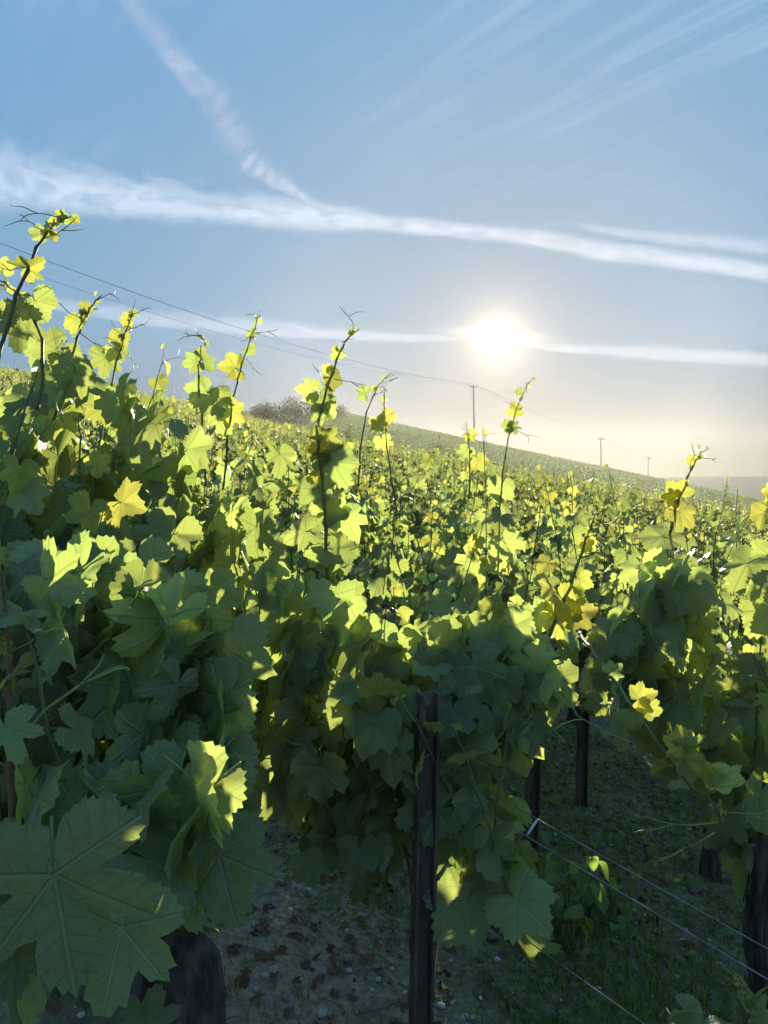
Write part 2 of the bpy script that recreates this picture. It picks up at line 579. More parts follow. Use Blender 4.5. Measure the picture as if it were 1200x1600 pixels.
PET = (0, -0.52, -0.34)
LEAVES = {}
for mat_name, mat in (('old', M_LEAF), ('young', M_YOUNG)):
    yg = mat_name == 'young'
    for lod, (ne, rings) in {'hero': (61, (0.25, 0.5, 0.76)), 'near': (31, (0.55,))}.items():
        lst = []
        for k in range(12):
            deep = (0.0, 0.12, 0.22, 0.05, 0.3, 0.15, 0.08, 0.02, 0.18, 0.1, 0.0, 0.25)[k]
            v, f, uv = leaf_data(ne, rings, deep * (0.6 if yg else 1), (0.10, 0.30, 0.05, 0.42, 0.22, -0.12, 0.18, 0.5, -0.25, 0.0, 0.35, 0.15)[k],
                                 (0.10, 0.22, 0.05, 0.02, 0.30, 0.12, -0.1, 0.4, 0.15, -0.2, 0.5, 0.05)[k] + (0.25 if yg else 0), (0.05, 0.09, 0.12, 0.06, 0.10, 0.14, 0.08, 0.1, 0.16, 0.12, 0.05, 0.2)[k], k + 11)
            me = new_mesh('vine_leaf_blade', v, f, True, uv)
            me.materials.append(mat)
            lst.append(me)
        LEAVES[mat_name, lod] = lst
NEART = [leaf_data(31, (0.55,), (0.05, 0.15, 0.0, 0.2, 0.1)[k], (0.2, 0.4, 0.1, 0.3, -0.1)[k], (0.15, 0.3, 0.0, 0.1, 0.2)[k], 0.10, k + 71) for k in range(5)]
MIDT = [leaf_data(13, (), (0.1, 0.2, 0.0, 0.15)[k], (0.2, 0.4, 0.1, 0.3)[k], (0.15, 0.3, 0.0, 0.1)[k], 0.08, k + 31, petiole=False, tooth=0.0) for k in range(4)]
FART = [leaf_data(7, (), 0.0, (0.2, 0.4)[k], 0.2, 0.1, k + 41, petiole=False, tooth=0.0) for k in range(2)]


def big_leaf():
    v, f, uv = leaf_data(119, (0.2, 0.4, 0.6, 0.8), 0.40, 0.16, 0.14, 0.09, 91, tooth=0.035)
    me = new_mesh('big_vine_leaf_blade', v, f, True, uv)
    me.materials.append(M_LEAF)
    return me


BIG = big_leaf()


def frame(tip, nrm):
    y = tip.normalized()
    z = (nrm - y * nrm.dot(y)).normalized()
    x = y.cross(z)
    return Matrix((x, y, z)).transposed()


Z = Vector((0, 0, 1))
ROW = Vector((0.63, -0.78, 0)).normalized()
ACROSS = Vector((-0.78, -0.63, 0)).normalized()      # towards the camera's side of a row


def leaf_frame(az, rnd, lo=15, hi=78):
    """a hanging leaf that faces outward and upward"""
    d = R(rnd.uniform(lo, hi))
    tip = az * math.cos(d) - Z * math.sin(d)
    nrm = az * math.sin(d) + Z * math.cos(d)
    rot = frame(tip, nrm)
    rot = rot @ Matrix.Rotation(rnd.gauss(0, 0.42), 3, 'Y') @ Matrix.Rotation(rnd.gauss(0, 0.45), 3, 'Z')
    return rot


def grow_shoot(start, height, rnd, lean=None, bend=0.12):
    """points of a shoot and the leaves on it: [(pos, rot, size, young)]"""
    lean = lean if lean is not None else ROW * rnd.gauss(0, 0.18) + ACROSS * rnd.gauss(0, 0.20)
    n = max(4, int(height / 0.07))
    pts = [start.copy()]
    d = (Z + lean).normalized()
    for i in range(n):
        d = (d + Vector((rnd.gauss(0, bend), rnd.gauss(0, bend), 0)) * 0.5 + Z * 0.03).normalized()
        pts.append(pts[-1] + d * height / n)
    return pts


def leaves_on(pts, rnd, size=0.098, first=0, tip_small=5, skip=0.06, lateral=0.45, side0=None, young_from=None):
    out = []
    n = len(pts)
    side = side0 or rnd.choice((-1, 1))
    for i in range(first, n):
        side = -side
        if rnd.random() < skip:
            continue
        left = n - 1 - i
        k = min(1.0, (left + 0.9) / tip_small) ** 0.9
        s = size * k * rnd.uniform(0.78, 1.22)
        young = left <= (1 if rnd.random() < 0.75 else 2)
        a = R(rnd.gauss(0, 42))
        az = Matrix.Rotation(a, 3, 'Z') @ (ACROSS * side)
        rot = leaf_frame(az, rnd)
        pos = pts[i] - rot @ Vector(PET) * s
        out.append((pos, rot, s, young))
        if left > 3 and rnd.random() < lateral:
            az = Matrix.Rotation(R(rnd.gauss(0, 60)), 3, 'Z') @ (ACROSS * -side)
            rot = leaf_frame(az, rnd)
            s2 = s * rnd.uniform(0.4, 0.8)
            p2 = pts[i] + az * rnd.uniform(0.02, 0.09) + Z * rnd.uniform(-0.03, 0.05)
            out.append((p2 - rot @ Vector(PET) * s2, rot, s2, rnd.random() < 0.06))
    return out


def tendril_mesh(mb, p, d, rnd, ln=0.12, r=0.0011):
    d = d.normalized()
    side = d.cross(Z).normalized() if abs(d.z) < 0.95 else Vector((1, 0, 0))
    a = [p, p + d * ln * 0.4, p + d * ln * 0.62 + side * 0.01]
    mb.tube(a, [r * 1.3, r, r * 0.9], 4)
    for sg in (-1, 1):
        c = [a[-1]]
        dd = (d + side * sg * 0.5).normalized()
        for q in range(5):
            dd = (dd + Vector((rnd.gauss(0, 0.2), rnd.gauss(0, 0.2), rnd.gauss(-0.02, 0.25)))).normalized()
            c.append(c[-1] + dd * ln * 0.13)
        mb.tube(c, [r * 0.9] * 4 + [r * 0.6, r * 0.4], 4)


def gnarled(top, r, rnd):
    """an old vine trunk: twisted, ridged, swollen at the head, bark hanging in strips"""
    n, m = 18, 20
    sd = rnd.uniform(0, 50)
    tw = rnd.uniform(-2.2, 2.2)
    V, Fc = [], []
    for i in range(m + 1):
        t = i / m
        c = Vector((0, 0, -0.06)).lerp(top, t) + Vector((noise.noise((t * 2.4, sd, 0)), noise.noise((t * 2.4, sd, 9)), 0)) * r * 1.1 * math.sin(math.pi * min(1, t * 1.1))
        rr = r * (1.30 - 0.45 * smoothstep(0, 0.35, t) + 0.40 * smoothstep(0.70, 0.93, t))
        rr *= 1 - 0.95 * smoothstep(0.93, 1.02, t)
        for k in range(n):
            a = 2 * math.pi * k / n
            q = a + tw * t
            ridge = 0.22 * math.sin(3 * q + 2 * noise.noise((t * 3, sd, 3))) + 0.10 * math.sin(7 * q + 5 * t)
            lump = 0.55 * noise.noise((math.cos(a) * 1.3, math.sin(a) * 1.3, t * h_scale(top) + sd))
            rad = rr * (1 + ridge + lump)
            V.append(c + Vector((math.cos(a), math.sin(a), 0)) * rad + Z * (r * 0.3 * noise.noise((a, sd, 7)) if i == m else 0))
    for i in range(m):
        for k in range(n):
            a, b = i * n + k, i * n + (k + 1) % n
            Fc.append((a, b, b + n, a + n))
    mb = MB()
    mb.v, mb.f = V, Fc
    for _ in range(34):                       # loose strips of bark
        a, t0, ln = rnd.uniform(0, 6.28), rnd.uniform(0.1, 0.75), rnd.uniform(0.08, 0.25)
        p = []
        for q in range(4):
            t = min(0.92, t0 + ln * q / 3)
            c = Vector((0, 0, -0.06)).lerp(top, t) + Vector((noise.noise((t * 2.4, sd, 0)), noise.noise((t * 2.4, sd, 9)), 0)) * r * 1.1 * math.sin(math.pi * min(1, t * 1.1))
            p.append(c + Vector((math.cos(a + 0.1 * q), math.sin(a + 0.1 * q), 0)) * r * (1.02 + (0.22 if q in (0, 3) else 0)))
        mb.tube(p, [r * 0.05, r * 0.10, r * 0.09, r * 0.03], 4)
    return mb.mesh('vine_trunk')


def h_scale(top):
    return max(3.0, top.z * 9)


class Vine:
    """one grapevine: an Empty at its foot with trunk, canes, shoots, tendrils and every leaf as children"""
    def __init__(self, x, y, label, group='grapevines of the nearest rows', name='grapevine'):
        self.base = Vector((x, y, ground(x, y)))
        self.root = tag(empty(name, self.base), label, 'grapevine', group)
        self.nleaf = 0
        self.rest = []

    def put(self, name, mesh, mat):
        return link(name, mesh, self.root, mat)

    def rel(self, p):
        return Vector(p) - self.base

    def trunk(self, h, r, arms, rnd, lean=(0, 0), mat=None):
        top = Vector((lean[0], lean[1], h))
        me = gnarled(top, r, rnd)
        self.put('trunk', me, M_BARK)
        for arm in arms:
            ap = [top - Z * 0.06, top + Z * 0.015] + [self.rel(p) for p in arm]
            mid = (ap[1] + ap[2]) / 2 + Z * 0.01
            ap.insert(2, mid)
            n = len(ap)
            self.put('cane', MB().tube(ap, [max(0.004, r * 0.40 * (1 - 0.85 * i / n)) for i in range(n)], 7, wob=0.08).mesh('vine_cane'), M_BARK)

    def shoot(self, pts, r0=0.0042, mat=None, n=5):
        q = [self.rel(p) for p in pts]
        k = len(q)
        p, rad = [], []
        for i in range(k - 1):
            d = q[i + 1] - q[i]
            kink = d.orthogonal().normalized() * (0.0022 if i % 2 else -0.0022)
            r = r0 * (1 - 0.74 * i / k)
            p += [q[i] + kink, q[i] + kink * 0.6 + d * 0.16, q[i] + d * 0.6]
            rad += [r * 1.38, r, r * 0.93]
        p.append(q[-1])
        rad.append(r0 * 0.2)
        return self.put('shoot', MB().tube(p, rad, n).mesh('vine_shoot'), mat or M_SHOOT)

    def leaf(self, pos, rot, s, young=False, lod='near', variant=None):
        if self.nleaf >= 300:
            self.rest.append((pos, rot, s, young))
            return
        self.nleaf += 1
        lst = LEAVES['young' if young else 'old', lod]
        me = lst[variant if variant is not None else random.randrange(len(lst))]
        o = bpy.data.objects.new('leaf', me)
        COL.objects.link(o)
        o.parent = self.root
        o.matrix_local = Matrix.Translation(self.rel(pos)) @ rot.to_4x4() @ Matrix.Scale(s, 4)
        return o

    def tendrils(self, items, rnd):
        for p, d, ln in items:
            mb = MB()
            tendril_mesh(mb, self.rel(p), d, rnd, ln)
            self.put('tendril', mb.mesh('vine_tendril'), M_TENDRIL)

    def close(self):
        if self.rest:
            o = merged_leaves('foliage', [(self.rel(p), r, s, y) for p, r, s, y in self.rest], NEART, (M_LEAF, M_YOUNG))
            o.parent = self.root
            o['kind'] = 'stuff'


def merged_mesh(name, items, templates, mats):
    V, U, T, FI, MI = [], [], [], [], []
    off = 0
    for pos, rot, s, young in items:
        k = random.randrange(len(templates))
        v, f, uv = templates[k]
        arr = np.asarray(v, dtype=np.float64) @ np.asarray(rot.transposed(), dtype=np.float64) * s + np.asarray(pos)
        V.append(arr)
        U.append(np.asarray(uv))
        T.append(np.full(len(v), random.random()))
        FI += [tuple(off + i for i in t) for t in f]
        MI += [1 if young else 0] * len(f)
        off += len(v)
    me = new_mesh(name, np.concatenate(V), FI, True, np.concatenate(U), np.concatenate(T))
    for m in mats:
        me.materials.append(m)
    me.polygons.foreach_set('material_index', np.asarray(MI, dtype=np.int32))
    return me


def merged_leaves(name, items, templates, mats):
    return link(name, merged_mesh(name, items, templates, mats))


ORD = ['nearest', 'second', 'third', 'fourth', 'fifth', 'sixth', 'seventh', 'eighth', 'ninth', 'tenth', 'eleventh', 'twelfth']
P1 = Vector((0.09, 1.80, 0))
STEP = Vector((0.43, 0.87, 0))


def row_pt(k, s, dz=0.0):
    """point on row k (0 passes the camera's feet, 1 holds the nearest post), s metres to the left of its post"""
    p = P1 + STEP * (k - 1) - ROW * s
    return Vector((p.x, p.y, ground(p.x, p.y) + dz))


def auto_vine(v, rnd, head, s0, s1, k, top=1.22, lod='near', dens=0.09, size=0.082, tall=0.15, tend=True):
    """shoots and leaves on the stretch s0..s1 of row k"""
    s = s0
    tl = []
    while s < s1:
        st = row_pt(k, s + rnd.uniform(-0.03, 0.03), head + rnd.uniform(-0.03, 0.06)) + ACROSS * rnd.gauss(0, 0.05)
        h = top - head + rnd.gauss(0, 0.07)
        if rnd.random() < tall:
            h += rnd.uniform(0.12, 0.38)
        pts = grow_shoot(st, h, rnd)
        v.shoot(pts)
        for it in leaves_on(pts, rnd, size):
            v.leaf(*it, lod=lod)
        if tend and rnd.random() < 0.6:
            tl.append((pts[-2], Vector((rnd.gauss(0, 1), rnd.gauss(0, 1), 0.5)), rnd.uniform(0.06, 0.12)))
        s += dens * rnd.uniform(0.8, 1.2)
    v.tendrils(tl, rnd)


# ------------------------------------------------------------------ vines of the nearest rows, leaf by leaf
rnd = random.Random(21)
HERO = {}
NAMED = {}


def row_vine(k, s, label, half=0.46, top=1.22, head=0.46, r=0.032, lod='near', s0=None, s1=None, dens=0.09, size=0.082, tall=0.15, lean=(0, 0)):
    b = row_pt(k, s)
    v = Vine(b.x, b.y, label)
    a0, a1 = (s - half if s0 is None else s0), (s + half if s1 is None else s1)
    arms = []
    for e in (a0, a1):
        arms.append([row_pt(k, s + (e - s) * q, head + rnd.uniform(-0.015, 0.02)) for q in (0.25, 0.5, 0.75, 1.0)])
    v.trunk(head, r, arms, rnd, lean)
    auto_vine(v, rnd, head, a0, a1, k, top, lod, dens, size, tall)
    return v


# row 0, at the photographer's left hand
v = HERO['r0a'] = Vine(at(292, 1480, 1.02).x, 1.02, 'thick old grapevine with a big lobed leaf low at the left edge')
v.trunk(0.80, 0.044, [[row_pt(0, q, 0.84) for q in (0.15, 0.3, 0.55)], [v.base + Vector((-0.03, 0.12, 0.86)), v.base + Vector((-0.06, 0.28, 0.90))]], rnd, (-0.02, 0.03))
auto_vine(v, rnd, 0.82, 0.05, 0.55, 0, 1.22, 'hero', 0.11, 0.085, 0.0)
HERO['r0b'] = row_vine(0, 0.95, 'grapevine at the left edge with tall shoots against the sky', s0=0.55, s1=1.35, top=1.34, lod='hero', tall=0.15)
row_vine(0, 1.85, 'grapevine behind the tall shoots of the left edge', s0=1.35, s1=2.3, top=1.38)
# row 1: its canes reach right to the nearest post
HERO['r1a'] = row_vine(1, 1.45, 'wide dark grapevine whose leafy canes reach the nearest iron post', s0=-0.30, s1=1.5, top=1.10, head=0.52, lod='hero', dens=0.075, tall=0.0, size=0.086)
for i, s in enumerate((2.0, 2.95, 3.9, 4.85)):
    NAMED[1, s] = row_vine(1, s, f'grapevine in the row of the nearest iron post, {ORD[i + 1]} to its left', top=1.28)
# row 2: the vine on the right reaches left to the second post
HERO['r2a'] = row_vine(2, -0.80, 'sunlit grapevine at right with an arching leafy cane hanging down', s0=-1.35, s1=-0.28, top=1.14, head=0.76, lod='hero', dens=0.085, tall=0.0)
for i, s in enumerate((0.55, 1.5, 2.4, 3.35, 4.3)):
    row_vine(2, s, f'grapevine in the row of the second iron post, {ORD[i]} to its left', s0=(0.02 if i == 0 else None), top=1.27, head=0.62, tall=0.2)
for k in (3, 4):
    for i, s in enumerate((-1.5, -0.6, 0.35, 1.3, 2.25, 3.2)):
        side = 'right' if s < 0 else 'left'
        n = ORD[(1 - i) if s < 0 else i - 2]
        row_vine(k, s, f'grapevine in the {("third", "fourth")[k - 3]} row back, {n} to the {side} of its post', top=(1.28 if s > 0 else 1.22), head=0.56, tall=0.22)


# ---- the single shoots one can point to
def path(pix, d):
    pts = []
    for i in range(len(pix)):
        q = pix[i]
        pts.append(at(q[0], q[1], q[2] if len(q) > 2 else d))
    out = []
    for a, b in zip(pts, pts[1:]):
        n = max(2, int((b - a).length / 0.06))
        out += [a.lerp(b, i / n) for i in range(n)]
    out.append(pts[-1])
    # soften the corners
    for _ in range(2):
        out = [out[0]] + [(out[i - 1] + out[i] * 2 + out[i + 1]) / 4 for i in range(1, len(out) - 1)] + [out[-1]]
    return out


def face_leaf(v, px, py, d, width_px, tip_deg, tilt=0.0, yaw=0.0, young=False, lod='hero', variant=None, loose=1.0):
    """a leaf whose blade faces the lane: joint at px, py; tip_deg turns the tip clockwise from straight up"""
    p = at(px, py, d)
    s = width_px / F * d / 1.55
    back = (CAM - p).normalized()
    right = Vector((0, 1, 0)).cross(Z) * 1.0
    right = Vector((1, 0, 0))
    up = back.cross(right).normalized()
    tip = up * math.cos(R(tip_deg)) + right * math.sin(R(tip_deg))
    rot = frame(tip, back)
    rot = rot @ Matrix.Rotation(R(tilt + random.gauss(0, 16) * loose), 3, 'X') @ Matrix.Rotation(R(yaw + random.gauss(0, 20) * loose), 3, 'Y')
    return v.leaf(p, rot, s, young, lod, variant)


def hero_shoot(v, pix, d, leaves=(), auto=None, tend=(), r0=0.0036, mat=None):
    pts = path(pix, d)
    v.shoot(pts, r0, mat, 6)
    rn = random.Random(len(pix) * 31 + int(pix[0][0]))
    if auto:
        for it in leaves_on(pts[::max(1, auto.get('every', 1))], rn, auto.get('size', 0.06), tip_small=auto.get('tip', 6), lateral=auto.get('lat', 0.2), skip=auto.get('skip', 0.1)):
            v.leaf(*it, lod='hero')
    for lf in leaves:
        face_leaf(v, *lf)
    mb = []
    for (px, py, dx, dy, ln) in tend:
        mb.append((at(px, py, d), Vector((dx, rn.uniform(-0.3, 0.3), -dy)), ln))
    v.tendrils(mb, rn)
    # the curled tip: folded baby leaves and two young tendrils
    for q in range(7):
        rot = frame(Vector((rn.gauss(0, 1), rn.gauss(0, 1), 0.8)), Vector((rn.gauss(0, 1), rn.gauss(0, 1), 0.2)))
        k = rn.uniform(0, 1)
        i = max(0, len(pts) - 2 - int(k * 3))
        v.leaf(pts[i].lerp(pts[i + 1], rn.random()) + Vector((rn.gauss(0, 0.006), rn.gauss(0, 0.006), rn.gauss(0, 0.006))), rot, 0.006 + 0.009 * k, rn.random() < 0.6, 'hero', rn.choice((1, 7, 10)))
    v.tendrils([(pts[-1 - q], Vector((rn.gauss(0, 1), rn.gauss(0, 0.6), rn.uniform(0.1, 0.9))), rn.uniform(0.04, 0.08)) for q in (1, 3) if len(pts) > q + 1], rn)
    return pts


L0, L0B, A1, A2 = HERO['r0a'], HERO['r0b'], HERO['r1a'], HERO['r2a']
# left edge, tallest
hero_shoot(L0B, [(-30, 680), (0, 545), (25, 460), (60, 378), (88, 345), (112, 338)], 1.45,
           [(42, 418, 1.45, 52, 75, 20, 20, True), (78, 362, 1.45, 26, 120, 0, 40, True), (64, 366, 1.45, 30, -70, 40, 0, False),
            (96, 338, 1.45, 20, -40, 10, 20, True), (116, 342, 1.45, 16, 130, 10, 0, True)],
           tend=((64, 374, 1.0, -0.3, 0.07), (40, 418, -1, 0.0, 0.06)), r0=0.0045)
hero_shoot(L0B, [(60, 640), (72, 560), (60, 500), (25, 450), (0, 438)], 1.5, [(55, 470, 1.5, 62, 160, 20, 20), (30, 500, 1.5, 80, 190, 10, -10), (5, 420, 1.5, 30, 20, 10, 20, True)])
hero_shoot(L0B, [(85, 660), (95, 600), (125, 520), (140, 478), (160, 460)], 1.75,
           [(118, 500, 1.75, 40, 200, 10, 20, True), (132, 482, 1.75, 24, 80, 10, 0, True), (100, 560, 1.75, 60, 150, 20, 20), (88, 545, 1.75, 60, 250, 20, -20), (90, 610, 1.7, 70, 180, 20, 0)], tend=((125, 520, 1, 0.8, 0.06),))
hero_shoot(A1, [(150, 720), (165, 640), (182, 560), (200, 515), (212, 468)], 2.3,
           [(190, 528, 2.3, 34, 200, 10, 10, True), (200, 500, 2.3, 24, -90, 0, 0, True), (165, 560, 2.3, 50, 190, 10, 30), (180, 545, 2.3, 36, 150, 10, -20), (160, 610, 2.3, 52, 170, 10, 0), (207, 490, 2.3, 16, 90, 10, 0, False)], tend=((200, 515, 1, -0.2, 0.07), (196, 530, -0.5, -0.6, 0.06), (200, 548, 0.2, 1, 0.05)))
hero_shoot(A1, [(322, 760), (318, 690), (312, 600), (306, 570), (322, 548), (320, 528), (306, 520)], 2.4,
           [(318, 562, 2.4, 44, 100, 50, 10), (306, 566, 2.4, 34, -100, 30, 0), (330, 620, 2.4, 66, 150, 20, 0), (322, 612, 2.4, 54, 230, 20, 0), (338, 650, 2.4, 60, 160, 20, 20), (312, 690, 2.35, 70, 190, 20, 0)])
hero_shoot(A1, [(350, 760), (358, 650), (372, 590), (385, 545), (400, 508), (406, 490)], 2.4,
           [(368, 575, 2.4, 44, 280, 10, 10, True), (390, 545, 2.4, 22, 150, 20, 0), (396, 520, 2.4, 22, 250, 20, 0), (362, 640, 2.4, 46, 130, 20, 0, True)], tend=((400, 520, 1, -0.1, 0.06), (385, 560, 0.7, 1, 0.06)))
# the tall central shoot with its ladder of glowing leaves
hero_shoot(A1, [(512, 960), (510, 860), (508, 780), (496, 700), (497, 660), (512, 600), (528, 560), (540, 525), (562, 515)], 2.0,
           [(500, 690, 2.0, 60, 100, 10, 0, True), (505, 700, 2.02, 44, -100, 20, 20, True), (520, 722, 2.0, 74, 150, 15, -10), (505, 740, 2.02, 50, 250, 15, 0, True),
            (512, 800, 2.0, 52, 100, 20, 20), (488, 765, 2.0, 46, 220, 20, -10), (515, 795, 2.03, 60, 40, 20, 0), (540, 810, 2.0, 62, 150, 10, 0),
            (478, 830, 2.0, 60, 250, 20, 10), (520, 858, 2.0, 66, 140, 15, 10), (500, 868, 2.0, 44, 220, 10, 0), (516, 880, 2.0, 50, 190, 20, 0),
            (470, 940, 1.98, 56, 210, 10, 10), (540, 930, 1.95, 60, 170, 20, -10), (500, 945, 1.95, 60, 210, 10, 0),
            (524, 552, 2.0, 24, 110, 10, 0, True), (518, 590, 2.0, 38, 120, 10, 0, True), (512, 580, 2.0, 22, -50, 0, 0, True), (502, 622, 2.0, 44, 160, 20, 10), (488, 610, 2.0, 40, -80, 40, 0), (505, 640, 2.0, 46, 190, 20, 30)],
           tend=((522, 592, 1, 0.2, 0.07), (505, 600, -0.4, -1, 0.05)), r0=0.0055)
hero_shoot(A1, [(560, 760), (562, 700), (572, 640), (590, 600), (612, 582)], 2.9, [(570, 615, 2.9, 26, -60, 20, 0), (590, 660, 2.9, 30, 160, 10, 10, True)], tend=((590, 600, 1, -0.2, 0.07),))
v23 = HERO['r2a']
hero_shoot(A1, [(620, 800), (604, 700), (600, 640), (600, 600)], 3.0, [(598, 690, 3.0, 30, 160, 10, 10, True), (604, 650, 3.0, 26, 100, 10, 0, True), (596, 660, 3.0, 24, -110, 10, 0, True)])
hero_shoot(A2, [(778, 900), (780, 800), (788, 710), (800, 660), (815, 615), (832, 590)], 2.9,
           [(803, 640, 2.9, 26, 120, 10, 20, True), (795, 665, 2.9, 22, -90, 10, 0), (800, 668, 2.9, 26, 90, 20, 0), (812, 612, 2.9, 14, -80, 0, 0), (785, 760, 2.9, 46, 190, 10, 0), (782, 810, 2.85, 56, 200, 20, 10), (790, 850, 2.8, 56, 150, 10, 0)], tend=((805, 670, 1, 0.6, 0.08),))
hero_shoot(A2, [(733, 780), (735, 700), (728, 660)], 3.6, [(735, 680, 3.6, 22, 150, 10, 0, True), (748, 720, 3.6, 30, 150, 10, 10, True), (728, 705, 3.6, 28, 210, 10, 0)])
# right-hand shoots
hero_shoot(A2, [(1030, 1000), (1040, 880), (1048, 820), (1062, 770), (1080, 732), (1096, 705)], 2.3,
           [(1058, 770, 2.3, 46, -40, 10, 10, True), (1052, 778, 2.3, 32, -80, 20, 0, True), (1080, 718, 2.3, 20, 250, 10, 0, True), (1035, 838, 2.3, 66, 235, 15, 0), (1062, 800, 2.3, 52, 130, 15, 0, True),
            (1000, 890, 2.3, 58, 190, 10, 20), (1060, 890, 2.3, 62, 170, 20, -10), (1040, 940, 2.25, 60, 200, 10, 0), (1070, 950, 2.3, 54, 150, 10, 0)], tend=((1090, 715, 1, 0.1, 0.05), (1078, 735, 0, -1, 0.07)), r0=0.005)
hero_shoot(A2, [(1215, 900), (1205, 820), (1196, 760)], 2.3, [(1196, 800, 2.3, 46, 200, 10, 10, True), (1200, 770, 2.3, 30, -80, 30, 0, True), (1195, 880, 2.3, 60, 190, 10, 0)])
hero_shoot(A2, [(840, 1040), (862, 985), (880, 940), (905, 880), (915, 840), (930, 805)], 1.95,
           [(880, 938, 1.95, 62, 140, 10, 10, True), (862, 925, 1.95, 50, 240, 10, 0, True), (866, 960, 1.95, 66, 170, 0, 15, True), (900, 960, 1.95, 56, 80, 20, 0, True), (915, 850, 1.95, 30, 200, 20, 0, True), (918, 850, 1.95, 26, 130, 10, 0, True), (840, 960, 1.95, 64, 240, 20, 0), (905, 905, 1.95, 40, 120, 30, 0, True), (855, 880, 2.0, 36, 230, 20, 0, True)], r0=0.0055)
# the cane that arches over and hangs down towards the lane at right
hero_shoot(A2, [(905, 990, 1.95), (950, 1050, 1.62), (1000, 1120, 1.42), (1040, 1180, 1.38), (1085, 1240, 1.36), (1122, 1250, 1.36), (1128, 1290, 1.36)], 1.36,
           [(1000, 1092, 1.38, 50, 70, 50, 0, True), (1010, 1105, 1.38, 40, 110, 20, 0, True), (985, 1115, 1.38, 44, 200, 40, 0, True), (935, 1100, 1.5, 40, 260, 20, 0, True),
            (1068, 1165, 1.38, 54, -70, 20, 0, True), (1075, 1165, 1.37, 50, 75, 10, 30), (1070, 1185, 1.38, 52, 150, 20, 0, True), (1062, 1205, 1.38, 50, 215, 20, 0), (1040, 1200, 1.38, 40, 250, 20, 0, True),
            (1128, 1215, 1.37, 58, 110, 10, 0), (1115, 1210, 1.38, 40, -40, 20, 0, True), (955, 1050, 1.6, 34, 60, 50, 0), (940, 1040, 1.65, 24, 250, 10, 0, True)], tend=((1122, 1285, -1, 0.1, 0.12), (1118, 1300, -1, 0.7, 0.1), (985, 1160, -1, -0.4, 0.14)), r0=0.0045)
# leaves round the nearest post
for lf in [(560, 1095, 1.62, 84, 190, 20, 0), (590, 1085, 1.6, 60, 300, 20, 0, True), (545, 1080, 1.62, 56, 250, 25, 0), (620, 1085, 1.62, 40, 60, 20, 0, True), (640, 1100, 1.6, 60, 140, 10, 10),
           (585, 1130, 1.6, 90, 200, 10, 10), (530, 1100, 1.64, 60, 200, 20, 0), (730, 1180, 1.66, 110, 165, 5, 0), (700, 1165, 1.68, 100, 190, 10, 0), (770, 1120, 1.66, 60, 170, 10, 0),
           (705, 1110, 1.66, 90, 200, 10, 10), (780, 1065, 1.68, 76, 190, 10, 0), (830, 1030, 1.7, 76, 130, 10, 0), (850, 1060, 1.7, 64, 180, 10, 0), (760, 1000, 1.72, 60, 240, 30, 0),
           (700, 1010, 1.7, 90, 250, 30, 0), (740, 1040, 1.68, 96, 160, 10, 0), (670, 1030, 1.7, 70, 230, 20, 0), (800, 980, 1.72, 66, 120, 20, 0), (770, 950, 1.74, 40, 20, 10, 0, True),
           (650, 990, 1.74, 44, 60, 10, 0), (690, 985, 1.72, 44, 30, 10, 0), (560, 1330, 1.62, 70, 190, 0, 20), (590, 1320, 1.66, 50, 170, 0, 0), (480, 1350, 1.7, 60, 160, 10, 40), (445, 1180, 1.75, 70, 180, 10, 0),
           (610, 1170, 1.6, 90, 185, 0, 0), (500, 1200, 1.68, 90, 175, 0, 0), (420, 1230, 1.75, 90, 190, 0, 10), (360, 1195, 1.8, 60, 160, 0, 10), (640, 1190, 1.62, 80, 165, 0, 0)]:
    face_leaf(A1, *lf)
# leaves of the old vine at the left hand, the big lobed one first
face_leaf(L0, 85, 1368, 0.72, 272, 160, -8, 10, False, 'hero', 11, 0.0).data = BIG
face_leaf(L0, 190, 1450, 0.80, 190, 185, 0, 0, False, 'hero', 2, 0.3)
for lf in [(75, 905, 1.05, 120, 120, 10, 0), (95, 985, 1.05, 125, 140, 15, 20), (30, 960, 0.95, 90, 230, 60, 20), (215, 880, 1.35, 110, 180, 10, 0), (50, 1060, 1.0, 40, 130, 50, 0, True),
           (10, 1140, 0.85, 90, 150, 10, 0), (60, 1250, 0.95, 70, 130, 60, 20), (190, 785, 1.4, 80, 110, 10, 0, True), (140, 800, 1.4, 80, 190, 10, 0, True), (150, 850, 1.38, 80, 170, 10, 0),
           (150, 725, 1.45, 40, 60, 10, 0, True), (30, 735, 1.4, 60, 190, 10, 0, True), (40, 770, 1.4, 70, 150, 10, 0), (275, 950, 1.5, 110, 170, 0, 0), (330, 930, 1.55, 100, 160, 0, 0),
           (255, 1040, 1.4, 120, 190, 0, 0), (180, 1100, 1.3, 130, 170, 0, 10), (60, 1330, 0.85, 60, 10, 20, 0), (230, 1600, 0.95, 90, 10, 20, 0), (20, 1500, 0.9, 80, 200, 20, 0)]:
    face_leaf(L0, *lf)
hero_shoot(L0, [(20, 1300), (14, 1200), (18, 1080), (10, 960), (0, 880)], 0.95, r0=0.0048, mat=M_REDCANE)
hero_shoot(L0, [(20, 1640), (22, 1560), (18, 1470), (60, 1400), (85, 1368)], 0.74, r0=0.0042)
hero_shoot(L0B, [(112, 900), (120, 800), (128, 720), (122, 650)], 1.55, auto={'size': 0.05, 'tip': 7})
mbt = MB()
tp = [L0.rel(at(*p)) for p in ((38, 1150, 0.95), (70, 1110, 0.94), (105, 1085, 0.93), (125, 1070, 0.93))]
mbt.tube(tp, [0.0024, 0.0021, 0.0018, 0.0016], 6)
mbt.tube([tp[-1]] + [L0.rel(at(*p)) for p in ((140, 1055, 0.93), (155, 1040, 0.94), (163, 1022, 0.94))], [0.0015, 0.0014, 0.0012, 0.0010], 6)
